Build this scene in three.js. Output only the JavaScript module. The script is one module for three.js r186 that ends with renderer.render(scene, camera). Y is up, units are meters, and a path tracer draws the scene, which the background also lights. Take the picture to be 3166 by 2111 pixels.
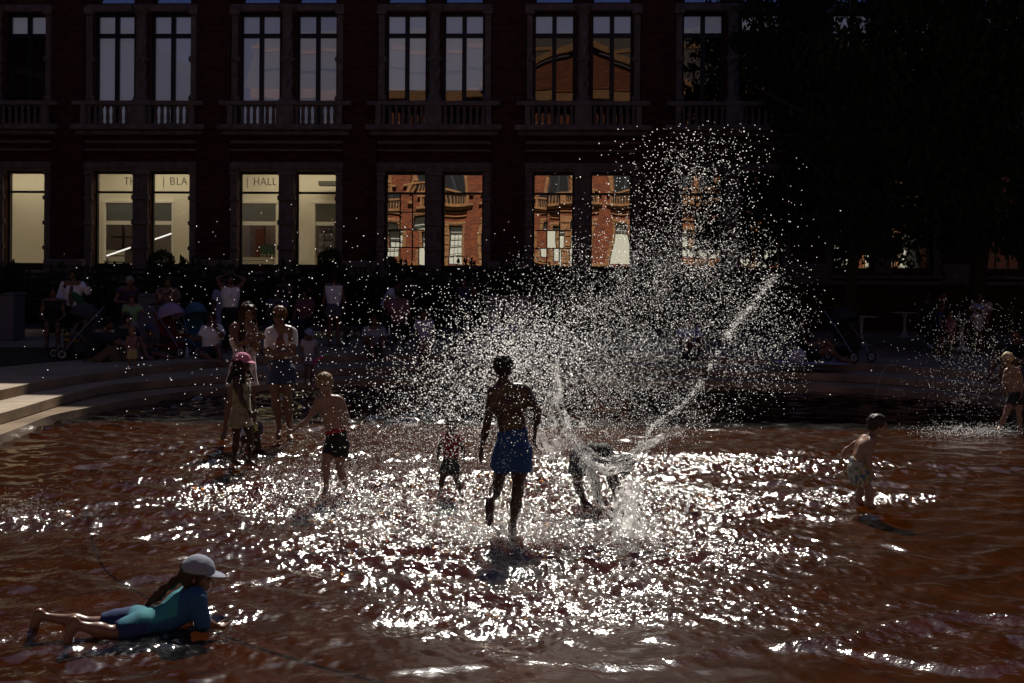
import * as THREE from 'three';
import { mergeGeometries } from 'three/addons/utils/BufferGeometryUtils.js';
import { RoundedBoxGeometry } from 'three/addons/geometries/RoundedBoxGeometry.js';
import { RectAreaLightUniformsLib } from 'three/addons/lights/RectAreaLightUniformsLib.js';
import { FontLoader } from 'three/addons/loaders/FontLoader.js';

// ---------------------------------------------------------------- camera, sky, sun, exposure
const W = 3166, H = 2111, F = 3500, HOR = 873, EYE = 1.95, ROLL = 0.0065;
const scene = new THREE.Scene();
const camera = new THREE.PerspectiveCamera(2 * Math.atan(H / 2 / F) * 180 / Math.PI, W / H, 0.1, 400);
camera.position.set(0, EYE, 0);
camera.rotation.set(0, 0, ROLL);
camera.setViewOffset(W, H, 0, H / 2 - HOR, W, H);
const renderer = new THREE.WebGLRenderer({ antialias: true });
renderer.setSize(1024, 683);
renderer.toneMapping = THREE.LinearToneMapping;
renderer.toneMappingExposure = 1;
renderer.shadowMap.enabled = true;
RectAreaLightUniformsLib.init();
const SUN_EL = 47 * Math.PI / 180, SUN_AZ = 0.02;
const sunDir = new THREE.Vector3(Math.sin(SUN_AZ) * Math.cos(SUN_EL), Math.sin(SUN_EL), -Math.cos(SUN_AZ) * Math.cos(SUN_EL));
{ // a clear summer sky, brighter round the sun and towards the horizon
  const w = 512, h = 256, a = new Float32Array(w * h * 4), v = new THREE.Vector3();
  for (let y = 0; y < h; y++) for (let x = 0; x < w; x++) {
    const el = ((y + 0.5) / h - 0.5) * Math.PI, az = ((x + 0.5) / w * 2 - 1) * Math.PI;
    v.set(Math.cos(el) * Math.cos(az), Math.sin(el), Math.cos(el) * Math.sin(az));
    const s = Math.acos(Math.min(1, Math.max(-1, v.dot(sunDir)))), low = Math.pow(1 - Math.max(0, v.y), 3);
    const glow = 0.42 * Math.exp(-s * s / 0.10) + 0.02 * Math.exp(-s / 0.5);
    const o = (y * w + x) * 4;
    a[o] = 0.018 + 0.005 * low + glow * 0.93; a[o + 1] = 0.029 + 0.005 * low + glow * 0.95; a[o + 2] = 0.088 + 0.004 * low + glow; a[o + 3] = 1;
    if (v.y < 0) { a[o] = 0.02; a[o + 1] = 0.016; a[o + 2] = 0.013; }
  }
  const t = new THREE.DataTexture(a, w, h, THREE.RGBAFormat, THREE.FloatType);
  t.mapping = THREE.EquirectangularReflectionMapping; t.magFilter = THREE.LinearFilter; t.needsUpdate = true;
  scene.background = t; scene.environment = t;
}
const sun = new THREE.DirectionalLight(new THREE.Color(1, 0.93, 0.82), 5);
sun.position.copy(sunDir).multiplyScalar(60); sun.target.position.set(0, 0, -10);
sun.position.add(sun.target.position); sun.castShadow = true; sun.shadow.radius = 0.8;
Object.assign(sun.shadow.camera, { left: -30, right: 30, top: 30, bottom: -30, near: 1, far: 160 });
sun.shadow.mapSize.set(4096, 4096);
scene.add(sun, sun.target);

// ---------------------------------------------------------------- helpers
function rng(seed) { let s = seed | 0; return () => { s = (s + 0x6d2b79f5) | 0; let t = Math.imul(s ^ (s >>> 15), 1 | s); t = (t + Math.imul(t ^ (t >>> 7), 61 | t)) ^ t; return ((t ^ (t >>> 14)) >>> 0) / 4294967296; }; }
const V = (x, y, z) => new THREE.Vector3(x, y, z);
// a place in the photograph and a distance from the eye, as a place in the courtyard
function P(px, py, d) {
  const u = px - W / 2, v = py - HOR, x = u + v * ROLL, y = v - u * ROLL;
  return V(x * d / F, EYE - y * d / F, -d);
}
function G(px, py, h = 0) { const u = px - W / 2, v = py - HOR; return P(px, py, F * (EYE - h) / (v - u * ROLL)); }
const used = {};
function numbered(n) { const k = (used[n] = (used[n] ?? -1) + 1); return k ? n + '_' + String(k).padStart(3, '0') : n; }
function shade(m) { m.castShadow = true; m.receiveShadow = true; return m; }
function thing(name, label, category, pos, group) {
  const o = new THREE.Group(); o.name = numbered(name); o.userData = { label, category }; if (group) o.userData.group = group;
  if (pos) o.position.copy(pos); scene.add(o); return o;
}
function part(parent, name, geo, m) { const o = shade(new THREE.Mesh(geo, m)); o.name = name; parent.add(o); return o; }
function struct(name, geo, m) { const o = part(scene, numbered(name), geo, m); o.userData.kind = 'structure'; return o; }
const mats = {};
function mat(r, g, b, rough = 0.85, more = {}) {
  const k = [r, g, b, rough, JSON.stringify(more)].join();
  return mats[k] ??= new THREE.MeshPhysicalMaterial({ color: new THREE.Color().setRGB(r, g, b), roughness: rough, ...more });
}
function box(x0, x1, y0, y1, z0, z1, r = 0) {
  const g = r ? new RoundedBoxGeometry(x1 - x0, y1 - y0, z1 - z0, 2, r) : new THREE.BoxGeometry(x1 - x0, y1 - y0, z1 - z0);
  g.translate((x0 + x1) / 2, (y0 + y1) / 2, (z0 + z1) / 2);
  const p = g.attributes.position, n = g.attributes.normal, t = g.attributes.uv; // uv in metres
  for (let i = 0; i < p.count; i++) { const a = Math.abs(n.getX(i)), b = Math.abs(n.getY(i)), c = Math.abs(n.getZ(i)); t.setXY(i, a > b && a > c ? p.getZ(i) : p.getX(i), b > a && b > c ? p.getZ(i) : p.getY(i)); }
  return g;
}
function merge(list) { return mergeGeometries(list.map((g) => { const h = g.index ? g.toNonIndexed() : g; for (const k of Object.keys(h.attributes)) if (!['position', 'normal', 'uv'].includes(k)) h.deleteAttribute(k); return h; })); }
// value noise in three dimensions
function hash3(x, y, z) { let h = Math.imul(x, 374761393) + Math.imul(y, 668265263) + Math.imul(z, 2147483647 - 1274126177); h = Math.imul(h ^ (h >>> 13), 1274126177); return ((h ^ (h >>> 16)) >>> 0) / 4294967296; }
function noise(x, y, z) {
  const i = Math.floor(x), j = Math.floor(y), k = Math.floor(z); let a = x - i, b = y - j, c = z - k;
  a = a * a * (3 - 2 * a); b = b * b * (3 - 2 * b); c = c * c * (3 - 2 * c);
  const L = (p, q, t) => p + (q - p) * t;
  return L(L(L(hash3(i, j, k), hash3(i + 1, j, k), a), L(hash3(i, j + 1, k), hash3(i + 1, j + 1, k), a), b), L(L(hash3(i, j, k + 1), hash3(i + 1, j, k + 1), a), L(hash3(i, j + 1, k + 1), hash3(i + 1, j + 1, k + 1), a), b), c);
}
function fbm(x, y, z, n = 4) { let s = 0, a = 0.5; for (let i = 0; i < n; i++) { s += a * noise(x, y, z); x *= 2.03; y *= 2.03; z *= 2.03; a *= 0.5; } return s; }
// a repeating texture from a function of (u, v) in 0..1 giving [r, g, b] in 0..1
function tex(n, f, srgb, repeat) {
  const a = new Uint8Array(n * n * 4);
  for (let y = 0; y < n; y++) for (let x = 0; x < n; x++) { const c = f(x / n, y / n), o = (y * n + x) * 4; for (let k = 0; k < 3; k++) a[o + k] = Math.max(0, Math.min(255, c[k] * 255)); a[o + 3] = 255; }
  const t = new THREE.DataTexture(a, n, n); t.wrapS = t.wrapT = THREE.RepeatWrapping; t.magFilter = THREE.LinearFilter; t.minFilter = THREE.LinearFilter;
  if (srgb) t.colorSpace = THREE.SRGBColorSpace; t.repeat.set(repeat, repeat); t.needsUpdate = true; return t;
}
const tile = (u, v, s, z) => { // noise that repeats at the edges
  const q = (a, b) => fbm(a * s, b * s, z);
  return (q(u, v) * (1 - u) + q(u - 1, v) * u) * (1 - v) + (q(u, v - 1) * (1 - u) + q(u - 1, v - 1) * u) * v;
};
const brickShape = (u, v) => { // 2.25 m square: 10 bricks by 30 courses
  const row = Math.floor(v * 30), a = u * 10 + (row % 2) * 0.5, col = Math.floor(a) % 10, fx = a - Math.floor(a), fy = v * 30 - row;
  return [fx > 0.05 && fy > 0.13 ? 1 : 0, hash3(col, row, 5)];
};
const brickMap = tex(512, (u, v) => { const [f, h] = brickShape(u, v), n = 0.8 + 0.4 * tile(u, v, 6, 3), k = (0.72 + 0.4 * h) * n; return f ? [0.9 * k, 0.82 * k, 0.8 * k] : [0.75 * n, 0.8 * n, 0.8 * n]; }, true, 1 / 2.25);
const brickBump = tex(512, (u, v) => { const [f, h] = brickShape(u, v), k = f * (0.7 + 0.3 * h); return [k, k, k]; }, false, 1 / 2.25);
const stoneMap = tex(256, (u, v) => { const n = 0.72 + 0.5 * (tile(u, v, 9, 1) - 0.2) - 0.25 * Math.max(0, tile(u, v, 3, 8) - 0.5) * 2; return [n, n * 0.97, n * 0.93]; }, true, 1 / 1.7);
const stoneBump = tex(256, (u, v) => { const n = tile(u, v, 24, 4); return [n, n, n]; }, false, 1 / 0.9);
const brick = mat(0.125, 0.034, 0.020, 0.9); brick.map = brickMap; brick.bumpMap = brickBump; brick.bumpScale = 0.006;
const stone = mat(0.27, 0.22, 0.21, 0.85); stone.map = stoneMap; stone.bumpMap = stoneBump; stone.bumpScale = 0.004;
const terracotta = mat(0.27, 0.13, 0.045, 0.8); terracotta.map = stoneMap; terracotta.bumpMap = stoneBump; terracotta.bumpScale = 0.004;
const frameMat = mat(0.012, 0.013, 0.02, 0.45);
// ---------------------------------------------------------------- the museum building on the shaded side
const bayAt = (i) => -2.44 + 4.6 * (i - 3), LIGHTS = [[-1.53, -0.26], [0.26, 1.53]];
const clearGlass = mat(1, 1, 1, 0, { transmission: 1, thickness: 0, ior: 1.5 });
const filmGlass = mat(0.4, 0.36, 0.32, 0, { transmission: 1, thickness: 0, ior: 36 });
const upperGlass = mat(0.9, 0.9, 0.9, 0, { transmission: 1, thickness: 0, ior: 2.6 });
const glowingBlinds = [1, 0.84, 1.08, 0.93, 1.15].map((k) => { const m = mat(0.75 * k / 1.2, 0.75 * k / 1.2, 0.78 * k / 1.2, 0.9, { emissive: new THREE.Color().setRGB(0.056 * k, 0.057 * k, 0.078 * (0.8 * k + 0.2)) }); m.bumpMap = stoneBump; m.bumpScale = 0.01; return m; });  // blind cloth with an added glow; no lamp stands behind it
let blindCount = 0; const nextGlowingBlind = () => glowingBlinds[blindCount++ * 3 % 5];
const upperFilm = mat(0.9, 0.9, 0.9, 0, { transmission: 1, thickness: 0, ior: 2.5 });
const brightenedBrick = mat(0.205, 0.058, 0.015, 0.9); brightenedBrick.map = brickMap; brightenedBrick.bumpMap = brickBump; brightenedBrick.bumpScale = 0.006;  // brighter copy of the shaded front's brick; sunlit brightness put into the colour
const glowingBlindMat = mat(0.75, 0.75, 0.78, 0.9, { emissive: new THREE.Color().setRGB(0.056, 0.057, 0.078) });  // blind cloth with the same added glow
const darkRoom = mat(0.05, 0.04, 0.04, 0.9);
function pane(x0, x1, y0, y1, z, r, wave, tilt) {
  const nx = wave ? 10 : 1, ny = wave ? 20 : 1, g = new THREE.PlaneGeometry(x1 - x0, y1 - y0, nx, ny), p = g.attributes.position, a = r() * 90, tx = (r() - 0.5) * tilt, ty = (r() - 0.5) * tilt;
  for (let i = 0; i < p.count; i++) { const x = p.getX(i), y = p.getY(i); p.setZ(i, x * tx + y * ty + wave * (Math.sin(x * 3.1 + a) * Math.cos(y * 1.7 + a * 2) * 0.5 + (noise(x * 1.6 + a, y * 1.1, 3) - 0.5))); }
  g.computeVertexNormals(); return g.translate((x0 + x1) / 2, (y0 + y1) / 2, z);
}
const balusterGeo = new THREE.LatheGeometry([[0.001, 0], [0.075, 0], [0.075, 0.05], [0.045, 0.07], [0.05, 0.1], [0.062, 0.2], [0.048, 0.38], [0.045, 0.48], [0.06, 0.5], [0.06, 0.53], [0.075, 0.545], [0.075, 0.59], [0.001, 0.59]].map(([x, y]) => new THREE.Vector2(x, y)), 10);
function spiralColumn(y0, y1, r0) {
  const h = y1 - y0, g = new THREE.CylinderGeometry(r0, r0, h, 36, 60, true), p = g.attributes.position;
  for (let i = 0; i < p.count; i++) { const x = p.getX(i), y = p.getY(i), z = p.getZ(i), t = Math.atan2(z, x), k = 1 + 0.11 * Math.sin(4 * t + y * 14) * (Math.abs(y) < h / 2 - 0.12 ? 1 : 0) - 0.12 * (y + h / 2) / h; p.setX(i, x * k); p.setZ(i, z * k); }
  g.computeVertexNormals(); g.translate(0, (y0 + y1) / 2, 0);
  const lathe = (pts) => new THREE.LatheGeometry(pts.map(([x, y]) => new THREE.Vector2(x * r0, y)), 20);
  return merge([g, lathe([[1.7, y0 - 0.001], [1.7, y0 + 0.06], [1.25, y0 + 0.09], [1.45, y0 + 0.14], [1.1, y0 + 0.19], [1, y0 + 0.2]]), lathe([[1.2, (y0 + y1) / 2 - 0.06], [1.35, (y0 + y1) / 2], [1.2, (y0 + y1) / 2 + 0.06]]),
    lathe([[0.9, y1 - 0.02], [1.1, y1], [0.95, y1 + 0.04], [1.2, y1 + 0.16], [1.75, y1 + 0.27], [1.75, y1 + 0.33], [0.01, y1 + 0.33]])]);
}
function wallWithHoles(x0, x1, top, bays) {
  const s = new THREE.Shape([[x0, 0], [x1, 0], [x1, top], [x0, top]].map(([x, y]) => new THREE.Vector2(x, y)));
  const hole = (a, b, y0, y1) => s.holes.push(new THREE.Path([[a, y0], [a, y1], [b, y1], [b, y0]].map(([x, y]) => new THREE.Vector2(x, y))));
  for (const i of bays) for (const [a, b] of LIGHTS) {
    const c = bayAt(i);
    hole(c + a, c + b, 2.42, 5.42); hole(c + a, c + b, 6.9, 10.5);
    const p = new THREE.Path(); p.moveTo(c + a, 10.8); p.absarc(c + (a + b) / 2, 10.8, (b - a) / 2, Math.PI, 0, true); p.lineTo(c + a, 10.8); s.holes.push(p);
  }
  return new THREE.ExtrudeGeometry(s, { depth: 0.5, bevelEnabled: false, curveSegments: 10 }).translate(0, 0, -0.5);
}
// builds one long front; lit: the bays whose ground floor is the lit gallery; plain: the front across the court, only seen mirrored in these windows
function museumFront(root, bays, x0, x1, top, seed, lit, stoneM, plain) {
  const r = rng(seed);
  part(root, 'wall', wallWithHoles(x0, x1, top, bays), plain ? brightenedBrick : brick);
  part(root, 'plinth', merge([box(x0, x1, 0, 0.5, 0, 0.3), box(x0, x1, 1.95, 2.07, 0, 0.3, 0.03), box(x0, x1, 2.14, 2.24, 0, 0.22, 0.03)]), stoneM);
  part(root, 'cornice', merge([box(x0, x1, 6.06, 6.14, 0, 0.16, 0.03), box(x0, x1, 6.3, 6.42, 0, 0.12, 0.03), box(x0, x1, 12.1, 12.4, 0, 0.35, 0.06), box(x0, x1, 17.6, 17.9, 0, 0.3, 0.06), box(x0, x1, top - 0.75, top, -0.1, 0.75, 0.08)]), stoneM);
  for (const i of bays) {
    const c = bayAt(i), pl = c + 2.3;
    if (pl < x1 - 0.6) {
      part(root, 'pilaster', box(pl - 0.52, pl + 0.52, 2.6, top - 0.8, 0, 0.2, 0.02), plain ? brightenedBrick : brick);
      part(root, 'pilaster_base', merge([box(pl - 0.62, pl + 0.62, 2.0, 2.12, 0, 0.5, 0.03), box(pl - 0.52, pl + 0.52, 2.12, 2.36, 0, 0.4, 0.02), box(pl - 0.62, pl + 0.62, 2.36, 2.6, 0, 0.46, 0.05)]), stoneM);
    }
    // stone dressings of the ground-floor pair
    const trim = [box(c - 1.95, c + 1.95, 5.43, 5.72, 0, 0.14, 0.03), box(c - 1.85, c - 0.3, 5.52, 5.63, 0.14, 0.18, 0.015), box(c + 0.3, c + 1.85, 5.52, 5.63, 0.14, 0.18, 0.015)];
    for (const e of [-1, 1]) for (let y = 2.24; y < 5.4; y += 0.8) trim.push(box(c + e * 1.66 - 0.12, c + e * 1.66 + 0.12, y, Math.min(5.42, y + 0.66), 0, 0.1, 0.03), box(c + e * 1.66 - 0.15, c + e * 1.66 + 0.15, y + 0.66, Math.min(5.42, y + 0.8), 0, 0.15, 0.03));
    part(root, 'window_surround', merge(trim), stoneM);
    const pier = [];
    for (let k = 0; k < 4; k++) { const y = 2.3 + k * 0.79; pier.push(box(c - 0.24, c + 0.24, y, y + 0.63, 0, 0.08), box(c - 0.24, c - 0.17, y, y + 0.63, 0.08, 0.12), box(c + 0.17, c + 0.24, y, y + 0.63, 0.08, 0.12), box(c - 0.28, c + 0.28, y + 0.63, y + 0.79, 0, 0.16, 0.03), new THREE.SphereGeometry(0.1, 8, 6).scale(1, 1.8, 0.4).translate(c, y + 0.32, 0.08)); }
    part(root, 'window_pier', merge(pier), stoneM);
    // upper floor: balcony, columns
    const base = part(root, 'balcony', merge([box(c - 2.1, c + 2.1, 6.7, 6.88, 0, 0.5, 0.04), box(c - 2.0, c + 2.0, 6.55, 6.7, 0, 0.36, 0.05), box(c - 2.05, c + 2.05, 7.47, 7.62, 0.2, 0.48, 0.03), box(c - 0.26, c + 0.26, 6.88, 7.47, 0.22, 0.46), box(c - 0.18, c + 0.18, 6.98, 7.37, 0.46, 0.48), box(c - 1.78, c - 1.62, 6.88, 7.47, 0.22, 0.46), box(c + 1.62, c + 1.78, 6.88, 7.47, 0.22, 0.46)]), stoneM);
    for (const e of [-1, 1]) for (let k = 0; k < 7; k++) { const b = part(base, 'baluster', balusterGeo, stoneM); b.position.set(c + e * (0.36 + k * 0.197), 6.88, 0.34); }
    part(root, 'column', spiralColumn(7.62, 10.35, 0.17).translate(c, 0, 0.1), stoneM);
    for (const e of [-1, 1]) part(root, 'jamb', merge([box(c + e * 1.66 - 0.1, c + e * 1.66 + 0.1, 7.62, 10.4, 0, 0.12, 0.03), box(c + e * 1.66 - 0.16, c + e * 1.66 + 0.16, 10.4, 10.66, 0, 0.2, 0.04), new THREE.SphereGeometry(0.12, 8, 6).translate(c + e * 1.6, 9.0, 0.08), new THREE.SphereGeometry(0.12, 8, 6).translate(c + e * 1.6, 7.75, 0.08)]), stoneM);
    part(root, 'lintel', merge([box(c - 2.05, c + 2.05, 10.52, 10.74, -0.1, 0.13, 0.03)]), stoneM);
    LIGHTS.forEach(([a, b], k) => {
      const A = c + a, Bx = c + b;
      // ground floor
      const z = -0.28, f = [box(A, A + 0.05, 2.42, 5.42, z - 0.05, z + 0.05), box(Bx - 0.05, Bx, 2.42, 5.42, z - 0.05, z + 0.05), box(A + 0.05, Bx - 0.05, 5.36, 5.42, z - 0.05, z + 0.05), box(A + 0.05, Bx - 0.05, 2.42, 2.48, z - 0.05, z + 0.05), box(A + 0.05, Bx - 0.05, 4.74, 4.81, z - 0.05, z + 0.05)];
      const grid = !lit(i) && k === 0, cols = [A + 0.05, Bx - 0.05], rows = [2.48, 4.74];
      if (grid) { for (const q of [1, 2]) cols.splice(q, 0, A + 0.05 + (Bx - A - 0.1) * q / 3); for (const q of [1, 2, 3]) rows.splice(q, 0, 2.48 + 2.26 * q / 4); for (const x of cols.slice(1, -1)) f.push(box(x - 0.018, x + 0.018, 2.48, 4.74, z - 0.03, z + 0.03)); for (const y of rows.slice(1, -1)) for (let q = 0; q < 3; q++) f.push(box(cols[q] + 0.02, cols[q + 1] - 0.02, y - 0.018, y + 0.018, z - 0.028, z + 0.028)); }
      const w = part(root, 'window', merge(f), frameMat), glass = lit(i) ? clearGlass : filmGlass, wave = lit(i) ? 0 : 0.0022, tilt = lit(i) ? 0 : 0.012;
      const pn = part(w, 'pane', pane(A + 0.05, Bx - 0.05, 4.81, 5.36, z, r, wave, tilt), plain ? clearGlass : glass);
      for (let q = 0; q < cols.length - 1; q++) for (let s = 0; s < rows.length - 1; s++) part(w, 'pane', pane(cols[q], cols[q + 1], rows[s], rows[s + 1], z, r, grid ? 0.0012 : wave, grid ? 0.014 : tilt), plain ? clearGlass : glass);
      // upper floor
      const zu = -0.3, m = (A + Bx) / 2, fu = [box(A, A + 0.06, 6.9, 10.5, zu - 0.05, zu + 0.05), box(Bx - 0.06, Bx, 6.9, 10.5, zu - 0.05, zu + 0.05), box(A + 0.06, Bx - 0.06, 10.42, 10.5, zu - 0.05, zu + 0.05), box(A + 0.06, Bx - 0.06, 6.9, 6.98, zu - 0.05, zu + 0.05), box(m - 0.07, m + 0.07, 6.98, 10.42, zu - 0.05, zu + 0.05), box(A + 0.06, m - 0.07, 9.74, 9.88, zu - 0.05, zu + 0.05), box(m + 0.07, Bx - 0.06, 9.74, 9.88, zu - 0.05, zu + 0.05)];
      const wu = part(root, 'window', merge(fu), frameMat);
      for (const [p, q] of [[A + 0.06, m - 0.07], [m + 0.07, Bx - 0.06]]) for (const [s, t] of [[6.98, 9.74], [9.88, 10.42]]) part(wu, 'pane', pane(p, q, s, t, zu, r, 0.0012, 0.006), i > 2 && !plain ? upperFilm : upperGlass);
      const g = new THREE.CircleGeometry((b - a) / 2, 16, 0, Math.PI).translate(m, 10.8, zu); part(part(root, 'arched_window', new THREE.TorusGeometry((b - a) / 2 - 0.03, 0.035, 6, 16, Math.PI).translate(m, 10.8, zu + 0.01), frameMat), 'pane', g, filmGlass);
      if (plain) { part(wu, 'blind', box(A, Bx, 6.9, 10.5, -0.46, -0.44), mat(0.02, 0.02, 0.02, 0.9)); part(w, 'blind', box(A, Bx, 2.42, 5.42 - 0.12 * r(), -0.42, -0.4), mat(0.5, 0.5, 0.42, 0.9)); }
      else if (i === 1 || i === 2) part(wu, 'blind', box(A, Bx, 6.9, 10.5, -0.46, -0.44), nextGlowingBlind());
      else if (i === 3) part(wu, 'blind', box(A, Bx, 8.1, 10.5, -0.46, -0.44), nextGlowingBlind());
      else part(wu, 'blind', box(A, Bx, 9.8, 10.5, -0.46, -0.44), nextGlowingBlind());
    });
  }
}
const museum = thing('museum_building', 'long shaded brick museum front with paired windows and balustraded balconies behind the pool', 'building', V(0, 0, -35.8));
museum.rotation.y = -0.034; museum.scale.x = 1.02;
const isLit = (i) => i <= 2;
museumFront(museum, [-1, 0, 1, 2, 3, 4, 5, 6, 7, 8], -25.2, 25.2, 20.55, 11, isLit, stone, false);
part(museum, 'room_shell', merge([box(-25.2, 25.2, 0, 20.55, -9.2, -9), box(-25.2, 25.2, 2.1, 2.3, -9, -0.5), box(-25.2, 25.2, 6.2, 6.5, -9, -0.5), box(-25.2, 25.2, 12, 12.3, -9, -0.5), box(-25.2, -25, 0, 20.55, -9, -0.5), box(25, 25.2, 0, 20.55, -9, -0.5)]), darkRoom);
part(museum, 'roof', box(-25.4, 25.4, 20.55, 20.7, -9.4, 0.2), mat(0.09, 0.08, 0.08, 0.9));
// ---- the lit gallery behind the ground-floor windows at the left
const galleryWhite = mat(0.80, 0.75, 0.6, 0.9), galleryGrey = mat(0.30, 0.25, 0.25, 0.9), trimWhite = mat(0.85, 0.82, 0.72, 0.6), greyGlass = mat(0.35, 0.38, 0.42, 0.7);
{
  const x0 = -24.9, x1 = -4.75, zb = -2.6;
  part(museum, 'partition', box(x1, x1 + 0.2, 2.3, 6.2, -9, -0.5), galleryWhite);
  part(museum, 'gallery_floor', box(x0, x1, 2.3, 2.34, -9, -0.5), mat(0.5, 0.45, 0.36, 0.5));
  part(museum, 'gallery_ceiling', box(x0, x1, 6.1, 6.2, -9, -0.5), galleryWhite);
  const wall = [box(x0, x1, 4.685, 6.1, zb - 0.15, zb)];
  const gx = (x, y, z) => [x * (1 - z / 35.8), 1.95 + (y - 1.95) * (1 - z / 35.8), z], gbox = (x0, x1, y0, y1, z0, z1) => { const z = (z0 + z1) / 2, [a, c] = gx(x0, y0, z), [b, d] = gx(x1, y1, z); return box(a, b, c, d, z0, z1); };
  const c0 = bayAt(0), c1 = bayAt(1), c2 = bayAt(2);
  // solid stretches of the inner wall between its openings
  for (const [a, b] of [[x0, c1 - 1.28], [c1 + 0.96, c1 + 3.0], [c2 - 0.36, c2 + 0.75], [c2 + 1.85, x1]]) wall.push(gbox(a, b, 2.34, 4.5, zb - 0.15, zb));
  part(museum, 'gallery_wall', merge(wall), galleryWhite);
  part(museum, 'inner_wall', box(x0, x1, 2.34, 6.1, -7.2, -7.05), galleryGrey);
  const frames = [];
  for (const [a, b] of [[c1 - 1.28, c1 + 0.96], [c1 + 3.0, c2 - 0.36], [c2 + 0.75, c2 + 1.85]]) frames.push(gbox(a, b, 4.42, 4.5, zb - 0.1, zb + 0.06), gbox(a, b, 3.72, 3.84, zb - 0.12, zb - 0.02), gbox(a, a + 0.06, 2.34, 4.42, zb - 0.1, zb + 0.04), gbox(b - 0.06, b, 2.34, 4.42, zb - 0.1, zb + 0.04));
  part(museum, 'gallery_frame', merge(frames), trimWhite);
  part(museum, 'clerestory', merge([gbox(c1 - 1.2, c1 + 0.9, 3.86, 4.36, -5.2, -5.15), gbox(c1 + 3.06, c2 - 0.42, 3.86, 4.36, -5.2, -5.15), gbox(c2 + 0.8, c2 + 1.8, 3.86, 4.36, -5.2, -5.15)]), greyGlass);
  const shelf = [];
  for (const [a, b] of [[c1 - 1.15, c1 - 0.75], [c1 - 0.65, c1 - 0.3], [c1 + 3.3, c1 + 3.7], [c2 + 0.9, c2 + 1.2]]) for (let k = 0; k < 3; k++) shelf.push(gbox(a, b, 2.5 + k * 0.42, 2.86 + k * 0.42, -6.9, -6.5));
  part(museum, 'display_cases', merge(shelf), mat(0.16, 0.12, 0.12, 0.6));
  part(museum, 'doorway', merge([gbox(c1 - 0.2, c1 - 0.05, 2.34, 3.7, -6.6, -6.5), gbox(c2 - 1.15, c2 - 0.9, 2.34, 3.6, -6.4, -6.3), gbox(c2 + 1.0, c2 + 1.12, 2.34, 3.6, -6.2, -6.1)]), mat(0.12, 0.03, 0.02, 0.7));
  part(museum, 'poster', gbox(c2 - 0.98, c2 - 0.5, 2.5, 3.1, -5.02, -5), mat(0.02, 0.12, 0.10, 0.7));
  part(museum, 'staircase', merge([0, 1, 2].map((k) => gbox(c1 - 1.2, c1 - 0.7, 2.34 + k * 0.2, 2.5 + k * 0.2, -4.4 - k * 0.25, -4.1 - k * 0.25)).concat([0, 1, 2].map((k) => gbox(c2 - 1.6, c2 - 0.42, 2.36 + k * 0.12, 2.46 + k * 0.12, -4.4 - k * 0.25, -4.1 - k * 0.25)), [0, 1, 2].map((k) => gbox(c2 + 0.8, c2 + 1.8, 2.36 + k * 0.12, 2.46 + k * 0.12, -4.4 - k * 0.25, -4.1 - k * 0.25)))), trimWhite);
  const rail = new THREE.TubeGeometry(new THREE.LineCurve3(V(...gx(c1 - 1.2, 2.72, -3.6)), V(...gx(c1 + 0.9, 3.46, -3.6))), 1, 0.025, 8);
  part(museum, 'handrail_light_strip', rail, mat(0.9, 0.9, 0.9, 0.5, { emissive: new THREE.Color().setRGB(1, 0.98, 0.92) }));
  part(museum, 'ceiling_lamp_housing', merge([gbox(c0 - 1.25, c0 - 0.1, 5.02, 5.14, -2.3, -1.9), gbox(c2 + 0.95, c2 + 1.9, 4.98, 5.12, -2.3, -1.9)]), mat(0.12, 0.11, 0.09, 0.7));
  // lamps: a glowing panel and a light of its size just below it
  const lampAt = (x, y, z, w, d, power) => {
    part(museum, 'ceiling_lamp', box(x - w / 2, x + w / 2, y + 0.01, y + 0.05, z - d / 2, z + d / 2), mat(0.9, 0.9, 0.9, 0.6, { emissive: new THREE.Color().setRGB(1.2, 1.05, 0.7) }));
    const l = new THREE.RectAreaLight(new THREE.Color(1, 0.89, 0.66), power, w, d); l.position.set(x, y, z); l.rotation.x = -Math.PI / 2; museum.add(l);
  };
  for (const c of [c0 - 4.6, c0, c1, c2]) lampAt(c, 6.02, -1.5, 3.4, 0.5, 4.2);
  for (const c of [c0 + 2.3, c1 + 2.3]) lampAt(c, 6.02, -5.0, 3.0, 0.5, 1.5);
}
// gallery lettering on the glass of the top lights
const font = await new FontLoader().loadAsync('fonts/droid/droid_sans_regular.typeface.json');
function lettering(root, text, size, x, y, z, m) { const g = new THREE.ShapeGeometry(font.generateShapes(text, size)); part(root, 'lettering', g.translate(x, y, z), m); }
const letterMat = mat(0.42, 0.39, 0.29, 0.8);
lettering(museum, 'THE', 0.24, bayAt(1) - 0.66, 5.02, -0.27, letterMat);
lettering(museum, '| BLA', 0.24, bayAt(1) + 0.52, 5.02, -0.27, letterMat);
lettering(museum, '| HALL', 0.24, bayAt(2) - 1.42, 5.02, -0.27, letterMat);
lettering(museum, 'de hell', 0.13, (bayAt(2) - 0.96) * 1.14, 2.82, -4.985, mat(0.75, 0.78, 0.7, 0.8));
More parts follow.
